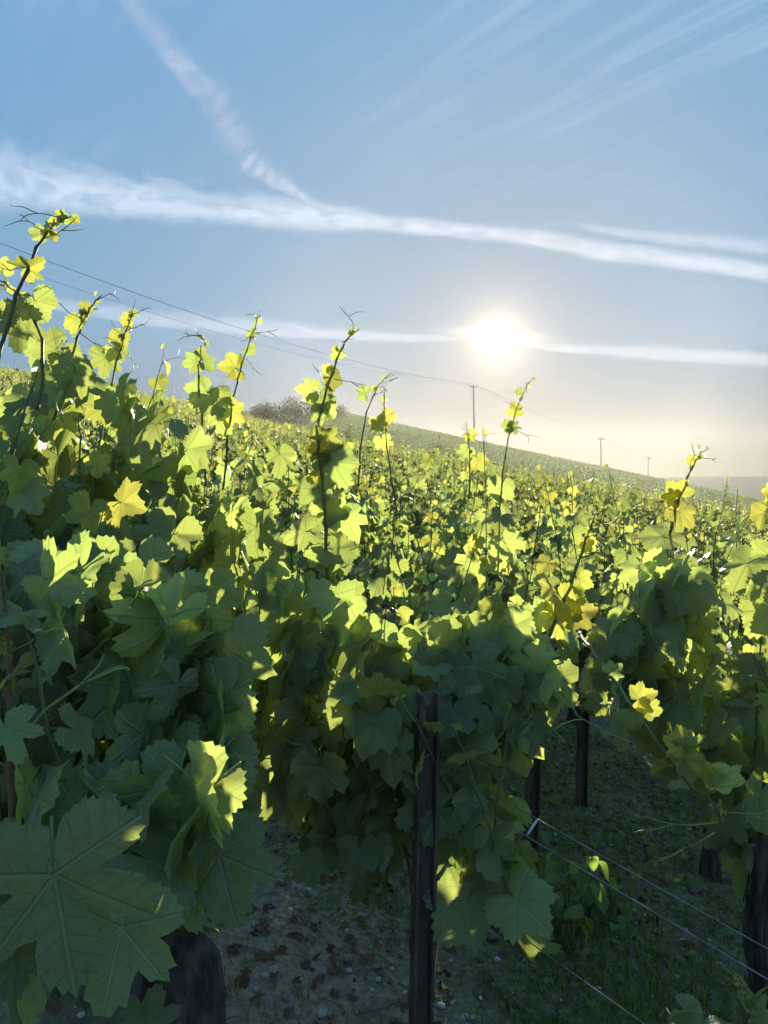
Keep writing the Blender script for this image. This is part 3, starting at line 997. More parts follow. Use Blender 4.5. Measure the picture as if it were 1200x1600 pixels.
mbt.tube([tp[-1]] + [L0.rel(at(*p)) for p in ((150, 1060, 0.92), (180, 1046, 0.91), (198, 1043, 0.91), (203, 1048, 0.91))], [0.0016, 0.0014, 0.0012, 0.0012, 0.0010], 6)
mbt.tube([tp[-1]] + [L0.rel(at(*p)) for p in ((150, 1057, 0.93), (175, 1044, 0.93), (193, 1040, 0.93))], [0.0014, 0.0012, 0.0010, 0.0009], 6)
L0.put('tendril', mbt.mesh('vine_tendril'), M_TENDRIL)
def fill(v, poly, d0, d1, n, seed, size=0.080, young=0.0):
    """thicken the canopy where the photograph shows one closed wall of leaves"""
    rn = random.Random(seed)
    xs_ = [p[0] for p in poly]
    while n > 0:
        px = rn.uniform(xs_[0], xs_[-1])
        for (xa, ta, ba), (xb, tb, bb) in zip(poly, poly[1:]):
            if xa <= px <= xb:
                t = (px - xa) / (xb - xa)
                top, bot = ta + (tb - ta) * t, ba + (bb - ba) * t
        p = at(px, rn.uniform(top, bot), rn.uniform(d0, d1))
        az = Matrix.Rotation(R(rn.gauss(0, 36)), 3, 'Z') @ (ACROSS if rn.random() < 0.85 else -ACROSS)
        v.leaf(p, leaf_frame(az, rn, 45, 88), size * rn.uniform(0.75, 1.25), rn.random() < young, 'hero')
        n -= 1


R1B = NAMED[1, 2.0]
fill(L0, [(-60, 900, 1320), (120, 880, 1340), (240, 900, 1370), (350, 1000, 1350)], 1.10, 1.26, 150, 1)
fill(L0, [(110, 1180, 1330), (200, 1200, 1370), (260, 1220, 1380), (345, 1200, 1360)], 0.93, 1.10, 26, 22, 0.075)
fill(L0B, [(-60, 690, 1000), (100, 700, 1000), (300, 820, 1000)], 1.5, 1.8, 80, 2)
fill(L0B, [(-50, 450, 760), (60, 540, 780), (130, 590, 800), (200, 600, 820), (300, 690, 830)], 1.6, 2.1, 70, 12, 0.070, 0.15)
fill(A1, [(420, 860, 1330), (520, 930, 1350), (600, 1000, 1370), (660, 1000, 1290), (760, 980, 1230), (860, 1010, 1090)], 1.70, 1.82, 150, 3)
fill(R1B, [(200, 800, 1290), (330, 770, 1310), (440, 850, 1330)], 1.82, 1.98, 90, 13)
fill(R1B, [(300, 660, 900), (400, 690, 900), (470, 720, 930), (540, 800, 950)], 2.2, 2.8, 30, 14, 0.070, 0.15)
fill(A2, [(940, 970, 1060), (1010, 900, 1110), (1100, 870, 1200), (1150, 860, 1380), (1240, 860, 1420)], 2.02, 2.22, 120, 4)
R1B.close()
for v in HERO.values():
    v.close()

# old stump at the bottom right with a few low leaves
sp_ = row_pt(1, -0.78)
STUMP = Vine(sp_.x, sp_.y, 'black old vine stump with a few low leaves at the bottom right corner')
STUMP.trunk(0.74, 0.040, [], rnd, (0.02, -0.03))
for lf in [(1100, 1600, 1.08, 110, 200, 55, 0), (1050, 1590, 1.08, 90, 290, 60, 0), (1190, 1240, 1.5, 90, 200, 10, 20), (1185, 1590, 1.1, 70, 100, 50, 0)]:
    face_leaf(STUMP, *lf)
hero_shoot(STUMP, [(1175, 1620), (1180, 1590), (1165, 1560), (1150, 1532)], 1.1, r0=0.0018, mat=M_TENDRIL)

# ------------------------------------------------------------------ mid-distance vines: trunk, shoots, foliage
RA = math.atan2(ROW.y, ROW.x)
VAR = []
for q in range(9):
    rn = random.Random(100 + q)
    items, mb = [], MB()
    s = -0.5
    while s < 0.5:
        st = ROW * s + Z * 0.48 + ACROSS * rn.gauss(0, 0.045)
        h = 0.74 + rn.gauss(0, 0.07) + (rn.uniform(0.1, 0.42) if rn.random() < 0.16 else 0)
        pts = grow_shoot(st, h, rn)
        mb.tube(pts[::2] if len(pts) % 2 else pts[::2] + [pts[-1]], 0.0035, 3, cap=False)
        items += leaves_on(pts, rn, 0.086, lateral=0.55)
        s += 0.08
    fol = merged_mesh('vine_foliage', items, MIDT, (M_LEAF_FAR, M_YOUNG_FAR))
    sh = mb.mesh('vine_shoots')
    sh.materials.append(M_SHOOT)
    tr = MB()
    tp_ = [Vector((rn.gauss(0, 0.012), rn.gauss(0, 0.012), z)) for z in (-0.06, 0.15, 0.3, 0.48)]
    tr.tube(tp_, [0.036, 0.030, 0.026, 0.030], 7)
    for sg in (-1, 1):
        tr.tube([tp_[-1], ROW * sg * 0.2 + Z * 0.5, ROW * sg * 0.45 + Z * 0.48], [0.018, 0.012, 0.007], 5)
    tm = tr.mesh('vine_trunk')
    tm.materials.append(M_BARK)
    VAR.append((fol, sh, tm))

cands = []
for k in range(0, 60):
    for j in range(-30, 80):
        s = j * 0.94 + 0.4 * (k % 2) - 0.5
        p = P1 + STEP * (k - 1) - ROW * s
        if p.y < 0.6:
            continue
        if k <= 4 and s < (2.4, 5.35, 4.8, 3.7, 3.7)[k] and s > (-9, -9, -1.4, -2.0, -2.0)[k]:
            continue
        if k == 1 and s < 2.0:
            continue
        if k == 0 and s < 2.0:
            continue
        u = p.x / p.y
        if abs(u) > 0.62:
            continue
        cands.append((p.length + (abs(u) > 0.52) * 30, p.x, p.y, k))
cands.sort()
near_list = cands[:275]
near_set = set((round(c[1], 3), round(c[2], 3)) for c in near_list)
mid_max = max(c[0] for c in near_list)
for i, (dist, x, y, k) in enumerate(near_list):
    rn = random.Random(i)
    fol, sh, tm = VAR[rn.randrange(len(VAR))]
    x += rn.uniform(-0.06, 0.06)
    y += rn.uniform(-0.06, 0.06)
    r = tag(empty('grapevine', (x, y, ground(x, y))), 'backlit grapevine among the massed rows beyond the iron posts', 'grapevine', 'grapevines massed on the slope')
    r.rotation_euler = (0, 0, math.pi * rn.randrange(2) + rn.gauss(0, 0.06))
    r.scale = (1, 1, rn.uniform(0.94, 1.08))
    link('trunk', tm, r)
    link('shoot', sh, r)['kind'] = 'stuff'
    link('foliage', fol, r)['kind'] = 'stuff'

# ------------------------------------------------------------------ the rest of the vineyard: one object
SRC = bpy.data.collections.new('vine_shapes')
for q in range(6):
    rn = random.Random(300 + q)
    items = []
    s = -0.52
    while s < 0.52:
        st = ROW * s + Z * 0.42 + ACROSS * rn.gauss(0, 0.08)
        h = 0.80 + rn.gauss(0, 0.08) + (rn.uniform(0.1, 0.4) if rn.random() < 0.14 else 0)
        pts = grow_shoot(st, h, rn)
        items += [(p, r, sz * 1.15, yg) for p, r, sz, yg in leaves_on(pts[::2], rn, 0.100, lateral=0.2, tip_small=3)]
        s += 0.11
    me = merged_mesh('distant_vine', items, FART, (M_LEAF_FAR, M_YOUNG_FAR))
    SRC.objects.link(bpy.data.objects.new('distant_vine', me))

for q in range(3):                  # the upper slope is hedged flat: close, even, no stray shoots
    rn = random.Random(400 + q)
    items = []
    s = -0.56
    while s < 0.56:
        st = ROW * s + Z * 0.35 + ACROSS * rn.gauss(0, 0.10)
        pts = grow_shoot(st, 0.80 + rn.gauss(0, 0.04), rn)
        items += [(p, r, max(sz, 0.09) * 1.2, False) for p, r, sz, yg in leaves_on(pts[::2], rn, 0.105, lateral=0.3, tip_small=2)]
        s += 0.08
    me = merged_mesh('hedged_vine', items, FART, (M_LEAF_RIDGE_DIM, M_LEAF_RIDGE_DIM))
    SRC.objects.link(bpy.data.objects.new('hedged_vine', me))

pts, rots, idx = [], [], []
rn = random.Random(5)
for k in range(-40, 420):
    for j in range(-330, 330):
        s = j * 0.94 + 0.4 * (k % 2) - 0.5
        p = P1 + STEP * (k - 1) - ROW * s
        if p.y < 1.0 or p.y > 84 or abs(p.x) > 0.62 * p.y + 3:
            continue
        if k <= 4 and p.length < 6 or (round(p.x, 3), round(p.y, 3)) in near_set:
            continue
        if p.length < mid_max - 0.5 and abs(p.x / p.y) < 0.52:
            continue
        if k < 2:
            continue
        x, y = p.x + rn.uniform(-0.1, 0.1), p.y + rn.uniform(-0.1, 0.1)
        pts.append((x, y, ground(x, y)))
        rots.append(rn.gauss(0, 0.08) + math.pi * rn.randrange(2))
        idx.append(rn.randrange(6))
y = 84.0
while y < 222:
    x = -0.62 * y
    while x < 0.62 * y:
        yy = y - 0.12 * x
        pts.append((x, yy, ground(x, yy)))
        rots.append(-RA - 0.12 + rn.gauss(0, 0.1) + math.pi * rn.randrange(2))
        idx.append(6 + rn.randrange(3))
        x += 1.05
    y += 1.25
pm = bpy.data.meshes.new('vineyard_rows')
pm.from_pydata(pts, [], [])
a = pm.attributes.new('turn', 'FLOAT', 'POINT')
a.data.foreach_set('value', np.asarray(rots, dtype=np.float32))
a = pm.attributes.new('pick', 'INT', 'POINT')
a.data.foreach_set('value', np.asarray(idx, dtype=np.int32))
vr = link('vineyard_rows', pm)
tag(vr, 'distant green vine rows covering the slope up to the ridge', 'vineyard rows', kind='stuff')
ng = bpy.data.node_groups.new('vineyard_rows', 'GeometryNodeTree')
ng.interface.new_socket('Geometry', in_out='INPUT', socket_type='NodeSocketGeometry')
ng.interface.new_socket('Geometry', in_out='OUTPUT', socket_type='NodeSocketGeometry')
gi, gout = ng.nodes.new('NodeGroupInput'), ng.nodes.new('NodeGroupOutput')
m2p = ng.nodes.new('GeometryNodeMeshToPoints')
ci = ng.nodes.new('GeometryNodeCollectionInfo')
ci.inputs['Collection'].default_value = SRC
ci.inputs['Separate Children'].default_value = True
iop = ng.nodes.new('GeometryNodeInstanceOnPoints')
iop.inputs['Pick Instance'].default_value = True
n1 = ng.nodes.new('GeometryNodeInputNamedAttribute')
n1.data_type = 'FLOAT'
n1.inputs['Name'].default_value = 'turn'
n2 = ng.nodes.new('GeometryNodeInputNamedAttribute')
n2.data_type = 'INT'
n2.inputs['Name'].default_value = 'pick'
cx = ng.nodes.new('ShaderNodeCombineXYZ')
L = ng.links.new
L(gi.outputs[0], m2p.inputs[0])
L(m2p.outputs[0], iop.inputs['Points'])
L(ci.outputs[0], iop.inputs['Instance'])
L(n2.outputs[0], iop.inputs['Instance Index'])
L(n1.outputs[0], cx.inputs[2])
L(cx.outputs[0], iop.inputs['Rotation'])
L(iop.outputs[0], gout.inputs[0])
md = vr.modifiers.new('rows', 'NODES')
md.node_group = ng

# ------------------------------------------------------------------ posts and trellis wires
def post(x, y, h, label, tilt=(0, 0), wdt=0.046):
    o = empty('vineyard_post', (x, y, ground(x, y)))
    tag(o, label, 'post', 'iron posts of the vine rows')
    o.rotation_euler = (tilt[0], tilt[1], R(20))
    t = 0.006
    prof = [(-wdt / 2, 0), (wdt / 2, 0), (wdt / 2, -0.026), (wdt / 2 - t, -0.026), (wdt / 2 - t, -t), (-wdt / 2 + t, -t), (-wdt / 2 + t, -0.026), (-wdt / 2, -0.026)]
    link('profile', MB().prism(prof, -0.3, h).mesh('post_profile', False), o, M_STEEL)
    for z in np.arange(0.35, h - 0.02, 0.12):
        for sx in (-1, 1):
            link('hook', MB().box((sx * (wdt / 2 + 0.003), -0.012, z), (0.006, 0.010, 0.022)).mesh('post_hook', False), o, M_STEEL)
    return o


q1, q2, q3 = row_pt(1, 0), row_pt(2, 0.02), row_pt(3, 0.05)
q1 = at(650, 1480, 1.60)
post(q1.x, q1.y, 1.00, 'nearest dark iron post, standing in front of bare ground below the leaves', (0, R(1.2)))
post(q2.x, q2.y, 1.02, 'second iron post, right of the nearest one beside the wires', (0, R(1.5)), 0.05)
post(q3.x, q3.y, 1.16, 'third iron post, thin and farther back behind the arching cane', (0, R(1.0)), 0.05)


def wire(k, s0, s1, h0, h1, label, r=0.0012, sag=0.02, off=0.0, group='trellis wires beside the nearest post'):
    pts = []
    n = 16
    for i in range(n + 1):
        t = i / n
        p = row_pt(k, s0 + (s1 - s0) * t)
        z = (ground(*row_pt(k, s0)[:2]) + h0) * (1 - t) + (ground(*row_pt(k, s1)[:2]) + h1) * t - sag * 4 * t * (1 - t)
        pts.append(Vector((p.x, p.y, z)) + ACROSS * off)
    o = link('trellis_wire', MB().tube(pts, r, 6).mesh('trellis_wire'), mat=M_WIRE)
    tag(o, label, 'wire', group)
    return pts


WA = wire(1, 1.6, -1.5, 0.75, 0.86, 'upper of the two close trellis wires slanting to the lower right', off=-0.012)
WB = wire(1, 1.6, -1.5, 0.725, 0.835, 'lower of the two close trellis wires slanting to the lower right', off=0.022)
wire(1, 1.6, -1.5, 0.47, 0.62, 'lowest single trellis wire crossing near the bottom edge', off=0.0)
wire(2, 4.0, -2.5, 0.80, 0.78, 'trellis wire among the leaves behind the second post', group='trellis wires of the rows behind')
wire(3, 4.0, -2.5, 0.80, 0.78, 'trellis wire among the leaves behind the third post', group='trellis wires of the rows behind')
for j, (i, lab) in enumerate(((10, 'small pale clip joining the two wires near the second post'), (13, 'small pale clip on the wires near the right edge'))):
    c = (WA[i] + WB[i]) / 2
    d = (WA[i] - WB[i]).normalized()
    o = link('wire_clip', MB().tube([c - d * 0.018, c, c + d * 0.018, c + d * 0.024 + ROW * 0.004], [0.002, 0.0028, 0.0025, 0.0012], 6).mesh('wire_clip'), mat=M_CLIP)
    tag(o, lab, 'clip', 'wire clips')

# ------------------------------------------------------------------ power line on the ridge
def pole(x, y, top, label, lean=0.0):
    g = ground(x, y)
    h = top - g
    o = empty('utility_pole', (x, y, g))
    tag(o, label, 'utility pole', 'utility poles of the power line')
    o.rotation_euler = (0, lean, 0)
    link('shaft', MB().tube([(0, 0, -0.5), (0, 0, h * 0.5), (0, 0, h)], [0.19, 0.16, 0.12], 10).mesh('pole_shaft'), o, M_POLE)
    link('crossarm', MB().box((0, 0, h - 0.35), (1.9, 0.14, 0.14)).mesh('pole_crossarm', False), o, M_POLE)
    tops = []
    for dx, dz in ((-0.85, -0.27), (0.85, -0.27), (0.0, 0.0)):
        mb = MB().tube([(dx, 0, h + dz), (dx, 0, h + dz + 0.12), (dx, 0, h + dz + 0.2), (dx, 0, h + dz + 0.3)], [0.03, 0.07, 0.05, 0.06], 8)
        link('insulator', mb.mesh('pole_insulator'), o, M_GLASSY)
        tops.append(Vector((x + dx + lean * h, y, top + dz + 0.3)))
    return tops


def pole_at(px, py, d, label, lean=0.0):
    p = at(px, py, d)
    return pole(p.x, p.y, p.z, label, lean)


T0 = pole_at(-20, 380, 75, 'power line pole just past the left edge of the view')
T1 = pole_at(742, 602, 172, 'tallest utility pole, standing on the ridge right below the sun', R(-1.5))
T2 = pole_at(940, 684, 205, 'middle-sized utility pole on the ridge, right of the tallest pole', R(-1))
T3 = pole_at(1013, 714, 250, 'smallest and farthest utility pole on the ridge')
LB = ['upper power cable sloping from the top left towards the ridge', 'second power cable just below the upper one at left', 'lowest power cable at the left, set apart below the other two']
T0[2] += Vector((0, 0, 0.2))
T0[1] += Vector((0, 0, 0.1))
T0[0] += Vector((-0.2, 0, -1.15))
for i, lab in zip((2, 1, 0), LB):
    mb = MB()
    for A, B, sag in ((T0, T1, 2.2), (T1, T2, 0.6), (T2, T3, 0.6)):
        ps = [A[i].lerp(B[i], q / 20) - Z * sag * 4 * (q / 20) * (1 - q / 20) for q in range(21)]
        mb.tube(ps, 0.014, 5, cap=True)
    o = link('power_cable', mb.mesh('power_cable'), mat=M_CABLE)
    tag(o, lab, 'power cable', 'cables of the power line')

# ------------------------------------------------------------------ trees on the ridge
def tree(x, y, h, wdt, seed, label, group='trees behind the ridge'):
    rn = random.Random(seed)
    o = empty('tree', (x, y, ground(x, y) - 0.1))
    tag(o, label, 'tree', group)
    mb = MB().tube([(0, 0, 0), (rn.gauss(0, 0.1), 0, h * 0.3), (rn.gauss(0, 0.2), 0.1, h * 0.65)], [h * 0.035, h * 0.028, h * 0.012], 7)
    for _ in range(5):
        a = rn.uniform(0, 6.28)
        mb.tube([(0, 0, h * rn.uniform(0.2, 0.45)), (math.cos(a) * wdt * 0.3, math.sin(a) * wdt * 0.3, h * rn.uniform(0.55, 0.75))], [h * 0.014, h * 0.006], 5)
    link('trunk', mb.mesh('tree_trunk'), o, M_BARK)
    items = []
    blobs = [(Vector((rn.uniform(-1, 1) * wdt * 0.34, rn.uniform(-1, 1) * wdt * 0.34, h * rn.uniform(0.35, 0.82))), rn.uniform(0.22, 0.36) * wdt * 0.8) for _ in range(11)]
    for c, r in blobs:
        for _ in range(130):
            d = Vector((rn.gauss(0, 1), rn.gauss(0, 1), rn.gauss(0, 1))).normalized()
            p = c + d * r * rn.uniform(0.6, 1.1)
            rot = frame(Vector((rn.gauss(0, 1), rn.gauss(0, 1), rn.gauss(0, 1))), d + Vector((0.01, 0.02, 0.3)))
            items.append((p, rot, rn.uniform(0.14, 0.3) * h / 6, False))
    link('crown', merged_mesh('tree_crown', items, FART, (M_TREE, M_TREE)), o)['kind'] = 'stuff'
    return o


for i, (px, d, h, wd, lab) in enumerate(((408, 128, 3.4, 5.0, 'low dark tree at the left end of the wooded clump on the ridge'),
                                    (432, 132, 4.4, 6.5, 'rounded tree near the left of the dark clump on the ridge'),
                                    (462, 136, 4.2, 6.5, 'dark tree in the middle of the clump on the ridge'),
                                    (492, 140, 3.9, 6.5, 'dark tree right of the middle of the clump, behind the tall shoot'),
                                    (522, 150, 3.6, 6.5, 'last tree at the right end of the dark clump on the ridge'))):
    p = at(px, 640, d)
    tree(p.x, d, h, wd, 60 + i, lab)
p = at(1177, 762, 262)
tree(p.x, 262, 6.0, 9.0, 77, 'lone dark bush on the far slope against the blue hill', 'lone bushes')
p = at(1061, 740, 215)
tree(p.x, 215, 3.0, 3.4, 78, 'small hazy bush on the ridge behind the yellow leafed shoot', 'lone bushes')

# ------------------------------------------------------------------ ground litter, stones, twigs, grass, weeds
def soil(x, y):
    return ground(x, y) + clods(x, y)


def pebble_data(seed, sub=1):
    rn = random.Random(seed)
    import bmesh
    bm = bmesh.new()
    bmesh.ops.create_icosphere(bm, subdivisions=sub, radius=1)
    for v_ in bm.verts:
        v_.co *= rn.uniform(0.78, 1.15)
        v_.co.z *= 0.65
    v = [tuple(x.co) for x in bm.verts]
    f = [tuple(q.index for q in x.verts) for x in bm.faces]
    bm.free()
    return v, f, [(0.5, 0.5)] * len(v)


PEB = [pebble_data(q) for q in range(4)]
rn = random.Random(9)
items = []
for _ in range(3600):
    x, y = rn.uniform(-1.6, 2.6), rn.uniform(0.7, 5.0)
    rot = Matrix.Rotation(rn.uniform(0, 6.28), 3, 'Z')
    items.append((Vector((x, y, soil(x, y) + 0.001)), rot, rn.choice((0.003, 0.004, 0.004, 0.005, 0.007, 0.010)) * rn.uniform(0.7, 1.2), False))
o = merged_leaves('pebbles', items, PEB, (M_STONE, M_STONE))
tag(o, 'small pale chalk pebbles strewn over the soil', kind='stuff')
stone_me = []
for q in range(4):
    v, f, uv = pebble_data(50 + q, 2)
    me = new_mesh('stone', v, f)
    me.materials.append(M_STONE)
    stone_me.append(me)


def on_ground(px, py):
    """the soil point seen at a photograph pixel"""
    lo, hi = 0.3, 60.0
    for _ in range(50):
        m_ = (lo + hi) / 2
        p = at(px, py, m_)
        if p.z > soil(p.x, p.y):
            lo = m_
        else:
            hi = m_
    p = at(px, py, lo)
    return Vector((p.x, p.y, soil(p.x, p.y)))


for px, py, s, lab in ((725, 1592, 0.013, 'white stone at the bottom edge right of the nearest post'), (592, 1532, 0.012, 'pale pebble on the bare soil close left of the nearest post'),
                       (545, 1518, 0.011, 'round pale pebble in the middle of the bare soil patch'), (487, 1510, 0.010, 'small whitish pebble left of the middle of the bare soil'),
                       (428, 1516, 0.014, 'white stone on the bare soil beside the old trunk'), (414, 1526, 0.012, 'grey stone touching the soil next to the white one'),
                       (503, 1586, 0.014, 'long grey stone at the bottom of the bare soil'), (705, 1566, 0.011, 'greyish pebble under the lowest wire'), (612, 1515, 0.009, 'tiny pale pebble against the foot of the nearest post')):
    p = on_ground(px, py)
    o = link('stone', rn.choice(stone_me))
    o.location = p + Z * s * 0.3
    o.scale = (s * rn.uniform(0.9, 1.3), s, s)
    o.rotation_euler = (0, 0, rn.uniform(0, 6))
    tag(o, lab, 'stone', 'loose stones on the soil')


def twig(pix, r, label, up=0.01, mat=None):
    pts = [on_ground(*p) + Z * (up + rn.uniform(0, 0.012)) for p in pix]
    out = []
    for a_, b_ in zip(pts, pts[1:]):
        out += [a_.lerp(b_, q / 3) for q in range(3)]
    out.append(pts[-1])
    o = link('twig', MB().tube(out, [r * (1 - 0.4 * i / len(out)) for i in range(len(out))], 6).mesh('twig'), mat=mat or M_TWIG)
    tag(o, label, 'twig', 'dry vine prunings on the soil')


twig([(678, 1395), (680, 1420), (688, 1450), (684, 1490), (678, 1542), (655, 1560)], 0.0035, 'long curved pale twig lying right of the nearest post')
twig([(1030, 1480), (1034, 1500), (1048, 1520), (1062, 1542)], 0.004, 'bent pale twig on the grass below the wires')
twig([(1015, 1300), (1022, 1318), (1036, 1334), (1044, 1345)], 0.004, 'short curved twig on dark ground under the hanging cane')
twig([(935, 1355), (960, 1348), (990, 1345)], 0.004, 'straight twig lying behind the second post')
twig([(1042, 1476), (1075, 1476), (1095, 1488), (1122, 1506)], 0.004, 'forked dry twig beside the black stump')
twig([(562, 1592), (600, 1584), (622, 1575), (640, 1560)], 0.006, 'thick dry cane end at the foot of the nearest post')
twig([(765, 1425), (778, 1412), (800, 1402), (830, 1392)], 0.006, 'dry stick in the sunlit grass left of the second post')
twig([(470, 1432), (485, 1448), (496, 1455)], 0.003, 'short thin twig in the middle of the bare soil')
twig([(405, 1465), (420, 1450), (432, 1440)], 0.003, 'thin twig on bare soil close to the old trunk')
twig([(893, 1285), (894, 1300), (893, 1312)], 0.003, 'tiny pale upright stick behind the second post', 0.05)
items = []
for _ in range(4200):
    x, y = rn.uniform(-1.5, 2.4), rn.uniform(0.8, 4.6)
    rot = Matrix.Rotation(rn.uniform(0, 6.28), 3, 'Z') @ Matrix.Rotation(rn.gauss(0, 0.5), 3, 'X') @ Matrix.Rotation(rn.gauss(0, 0.5), 3, 'Y')
    items.append((Vector((x, y, soil(x, y) + 0.008)), rot, rn.uniform(0.007, 0.028), False))
tag(merged_leaves('dead_leaves', items, MIDT, (M_LITTER, M_LITTER)), 'brown dead leaf fragments scattered on the soil', kind='stuff')
# straw and thin stalk bits
mb = MB()
for _ in range(4500):
    x, y = rn.uniform(-1.4, 2.4), rn.uniform(0.8, 4.4)
    a_ = rn.uniform(0, 6.28)
    ln = rn.uniform(0.02, 0.09)
    p0 = Vector((x, y, soil(x, y) + 0.004))
    x2, y2 = x + math.cos(a_) * ln, y + math.sin(a_) * ln
    mb.tube([p0, (p0 + Vector((x2, y2, soil(x2, y2) + 0.006))) / 2 + Z * 0.004, Vector((x2, y2, soil(x2, y2) + 0.006))], rn.uniform(0.0007, 0.0018), 3, cap=False)
o = link('plant_debris', mb.mesh('plant_debris'), mat=M_TWIG)
tag(o, 'thin dry stalks and straw scattered on the soil', kind='stuff')

# grass
V, Fc, T = [], [], []


def blade(x, y, h, w_, rn):
    a_ = rn.uniform(0, 6.28)
    d = Vector((math.cos(a_), math.sin(a_), 0))
    sd = Vector((-d.y, d.x, 0)) * w_
    p = Vector((x, y, soil(x, y) - 0.004))
    b = len(V)
    lean = rn.uniform(0.1, 0.7)
    m1 = p + Z * h * 0.55 + d * h * lean * 0.3
    tp = p + Z * h * (1 - lean * 0.3) + d * h * lean
    V.extend([p - sd, p + sd, m1 - sd * 0.8, m1 + sd * 0.8, tp])
    Fc.extend([(b, b + 1, b + 3, b + 2), (b + 2, b + 3, b + 4)])
    T.extend([rn.random()] * 5)


for cx_, cy_, sx, sy, n_ in [(0.36, 2.75, 0.16, 0.16, 500), (0.62, 2.55, 0.22, 0.22, 600), (0.75, 2.2, 0.25, 0.2, 700), (1.0, 2.0, 0.25, 0.2, 600), (1.1, 2.9, 0.5, 0.5, 800), (0.55, 2.0, 0.15, 0.15, 250),
                           (0.3, 3.4, 0.4, 0.4, 600), (-0.2, 1.9, 0.15, 0.15, 80), (0.9, 1.75, 0.2, 0.15, 400), (0.6, 3.8, 0.8, 0.5, 900), (-0.9, 2.1, 0.4, 0.4, 200)]:
    for _ in range(n_):
        blade(rn.gauss(cx_, sx), rn.gauss(cy_, sy), rn.uniform(0.03, 0.10), rn.uniform(0.0012, 0.003), rn)
for _ in range(15000):
    x, y = rn.uniform(-2.0, 4), rn.uniform(1.0, 7.0)
    if noise.noise((x * 1.3, y * 1.3, 0.3)) > -0.05 + (0.35 if x < 0.2 and y < 3 else 0):
        blade(x, y, rn.uniform(0.03, 0.10), rn.uniform(0.0014, 0.0034), rn)
me = new_mesh('grass', V, Fc, True, None, T)
tag(link('grass', me, mat=M_GRASS), 'short green grass and moss growing between the rows', kind='stuff')


items = []
rn = random.Random(77)
while len(items) < 5200:
    x, y = rn.uniform(-0.4, 2.6), rn.uniform(1.1, 5.0)
    q = (x - 0.09) * 0.778 + (y - 1.80) * 0.628
    if q < 0.12 or noise.noise((x * 2.6, y * 2.6, 8.1)) < -0.12:
        continue
    rot = Matrix.Rotation(rn.uniform(0, 6.28), 3, 'Z') @ Matrix.Rotation(rn.gauss(0, 0.5), 3, 'X') @ Matrix.Rotation(rn.gauss(0, 0.5), 3, 'Y')
    items.append((Vector((x, y, soil(x, y) + rn.uniform(0.006, 0.05))), rot, rn.uniform(0.008, 0.024), False))
tag(merged_leaves('ground_cover', items, MIDT, (M_WEED, M_WEED)), 'low green clover and small weeds on the shaded ground between the posts', kind='stuff')


# leafy weeds between the posts
def weed(px, py, h, n, label, seed, ls=0.05):
    rn = random.Random(seed)
    p = on_ground(px, py)
    o = tag(empty('weed', p), label, 'weed', 'leafy weeds between the posts')
    for st in range(n):
        a_ = rn.uniform(0, 6.28)
        d = Vector((math.cos(a_), math.sin(a_), 0))
        hh = h * rn.uniform(0.6, 1.0)
        pts = [Vector((0, 0, 0)), Z * hh * 0.4 + d * hh * 0.12, Z * hh * 0.75 + d * hh * 0.3, Z * hh + d * hh * 0.5]
        link('stem', MB().tube(pts, [0.003, 0.0026, 0.002, 0.0014], 5).mesh('weed_stem'), o, M_SHOOT)
        for i in range(1, 4):
            for sg in (-1, 1):
                az = Matrix.Rotation(sg * rn.uniform(0.5, 1.4), 3, 'Z') @ d
                rot = leaf_frame(az, rn)
                lf = link('leaf', WEED_ME[rn.randrange(3)], o)
                lf.matrix_local = Matrix.Translation(pts[i] - rot @ Vector(PET) * ls * 0.5) @ rot.to_4x4() @ Matrix.Scale(ls * rn.uniform(0.6, 1.1), 4)


def weed_leaf(k):
    n_ = 9
    v, f, uv = [], [], []
    for i in range(n_):
        t = i / (n_ - 1)
        w_ = 0.36 * math.sin(math.pi * min(1, t * 1.02)) ** 0.8 * (1.15 - 0.4 * t)
        zz = -0.3 * t * t + 0.05 * k * math.sin(6 * t)
        for s_ in (-1, 0, 1):
            v.append((s_ * w_, t, zz + abs(s_) * 0.10 * w_ * 3))
            uv.append((0.5 + s_ * w_ * 0.5, 0.5 + t * 0.5))
    for i in range(n_ - 1):
        for c in (0, 1):
            a_ = i * 3 + c
            f.append((a_, a_ + 1, a_ + 4, a_ + 3))
    pt = MB().tube([(0, 0, 0), (0, -0.25, -0.12), PET], 0.02, 3, cap=False)
    b = len(v)
    v += [tuple(q) for q in pt.v]
    uv += [(0.5, 0.5)] * len(pt.v)
    f += [tuple(b + i for i in q) for q in pt.f]
    me = new_mesh('weed_leaf', v, f, True, uv)
    me.materials.append(M_WEED)
    return me


WEED_ME = [weed_leaf(k) for k in range(3)]
weed(890, 1490, 0.32, 6, 'taller broad leafed weed standing just right of the second post', 3, 0.075)
weed(950, 1440, 0.2, 5, 'small weed with rounded leaves right of the taller weed', 4, 0.075)
weed(815, 1410, 0.22, 7, 'bushy sunlit weed on the left of the second post', 5, 0.055)
weed(770, 1360, 0.10, 3, 'low pale leafed weed between the first two posts', 6, 0.045)
weed(720, 1330, 0.08, 3, 'flat weed on the ground close right of the nearest post', 8, 0.05)

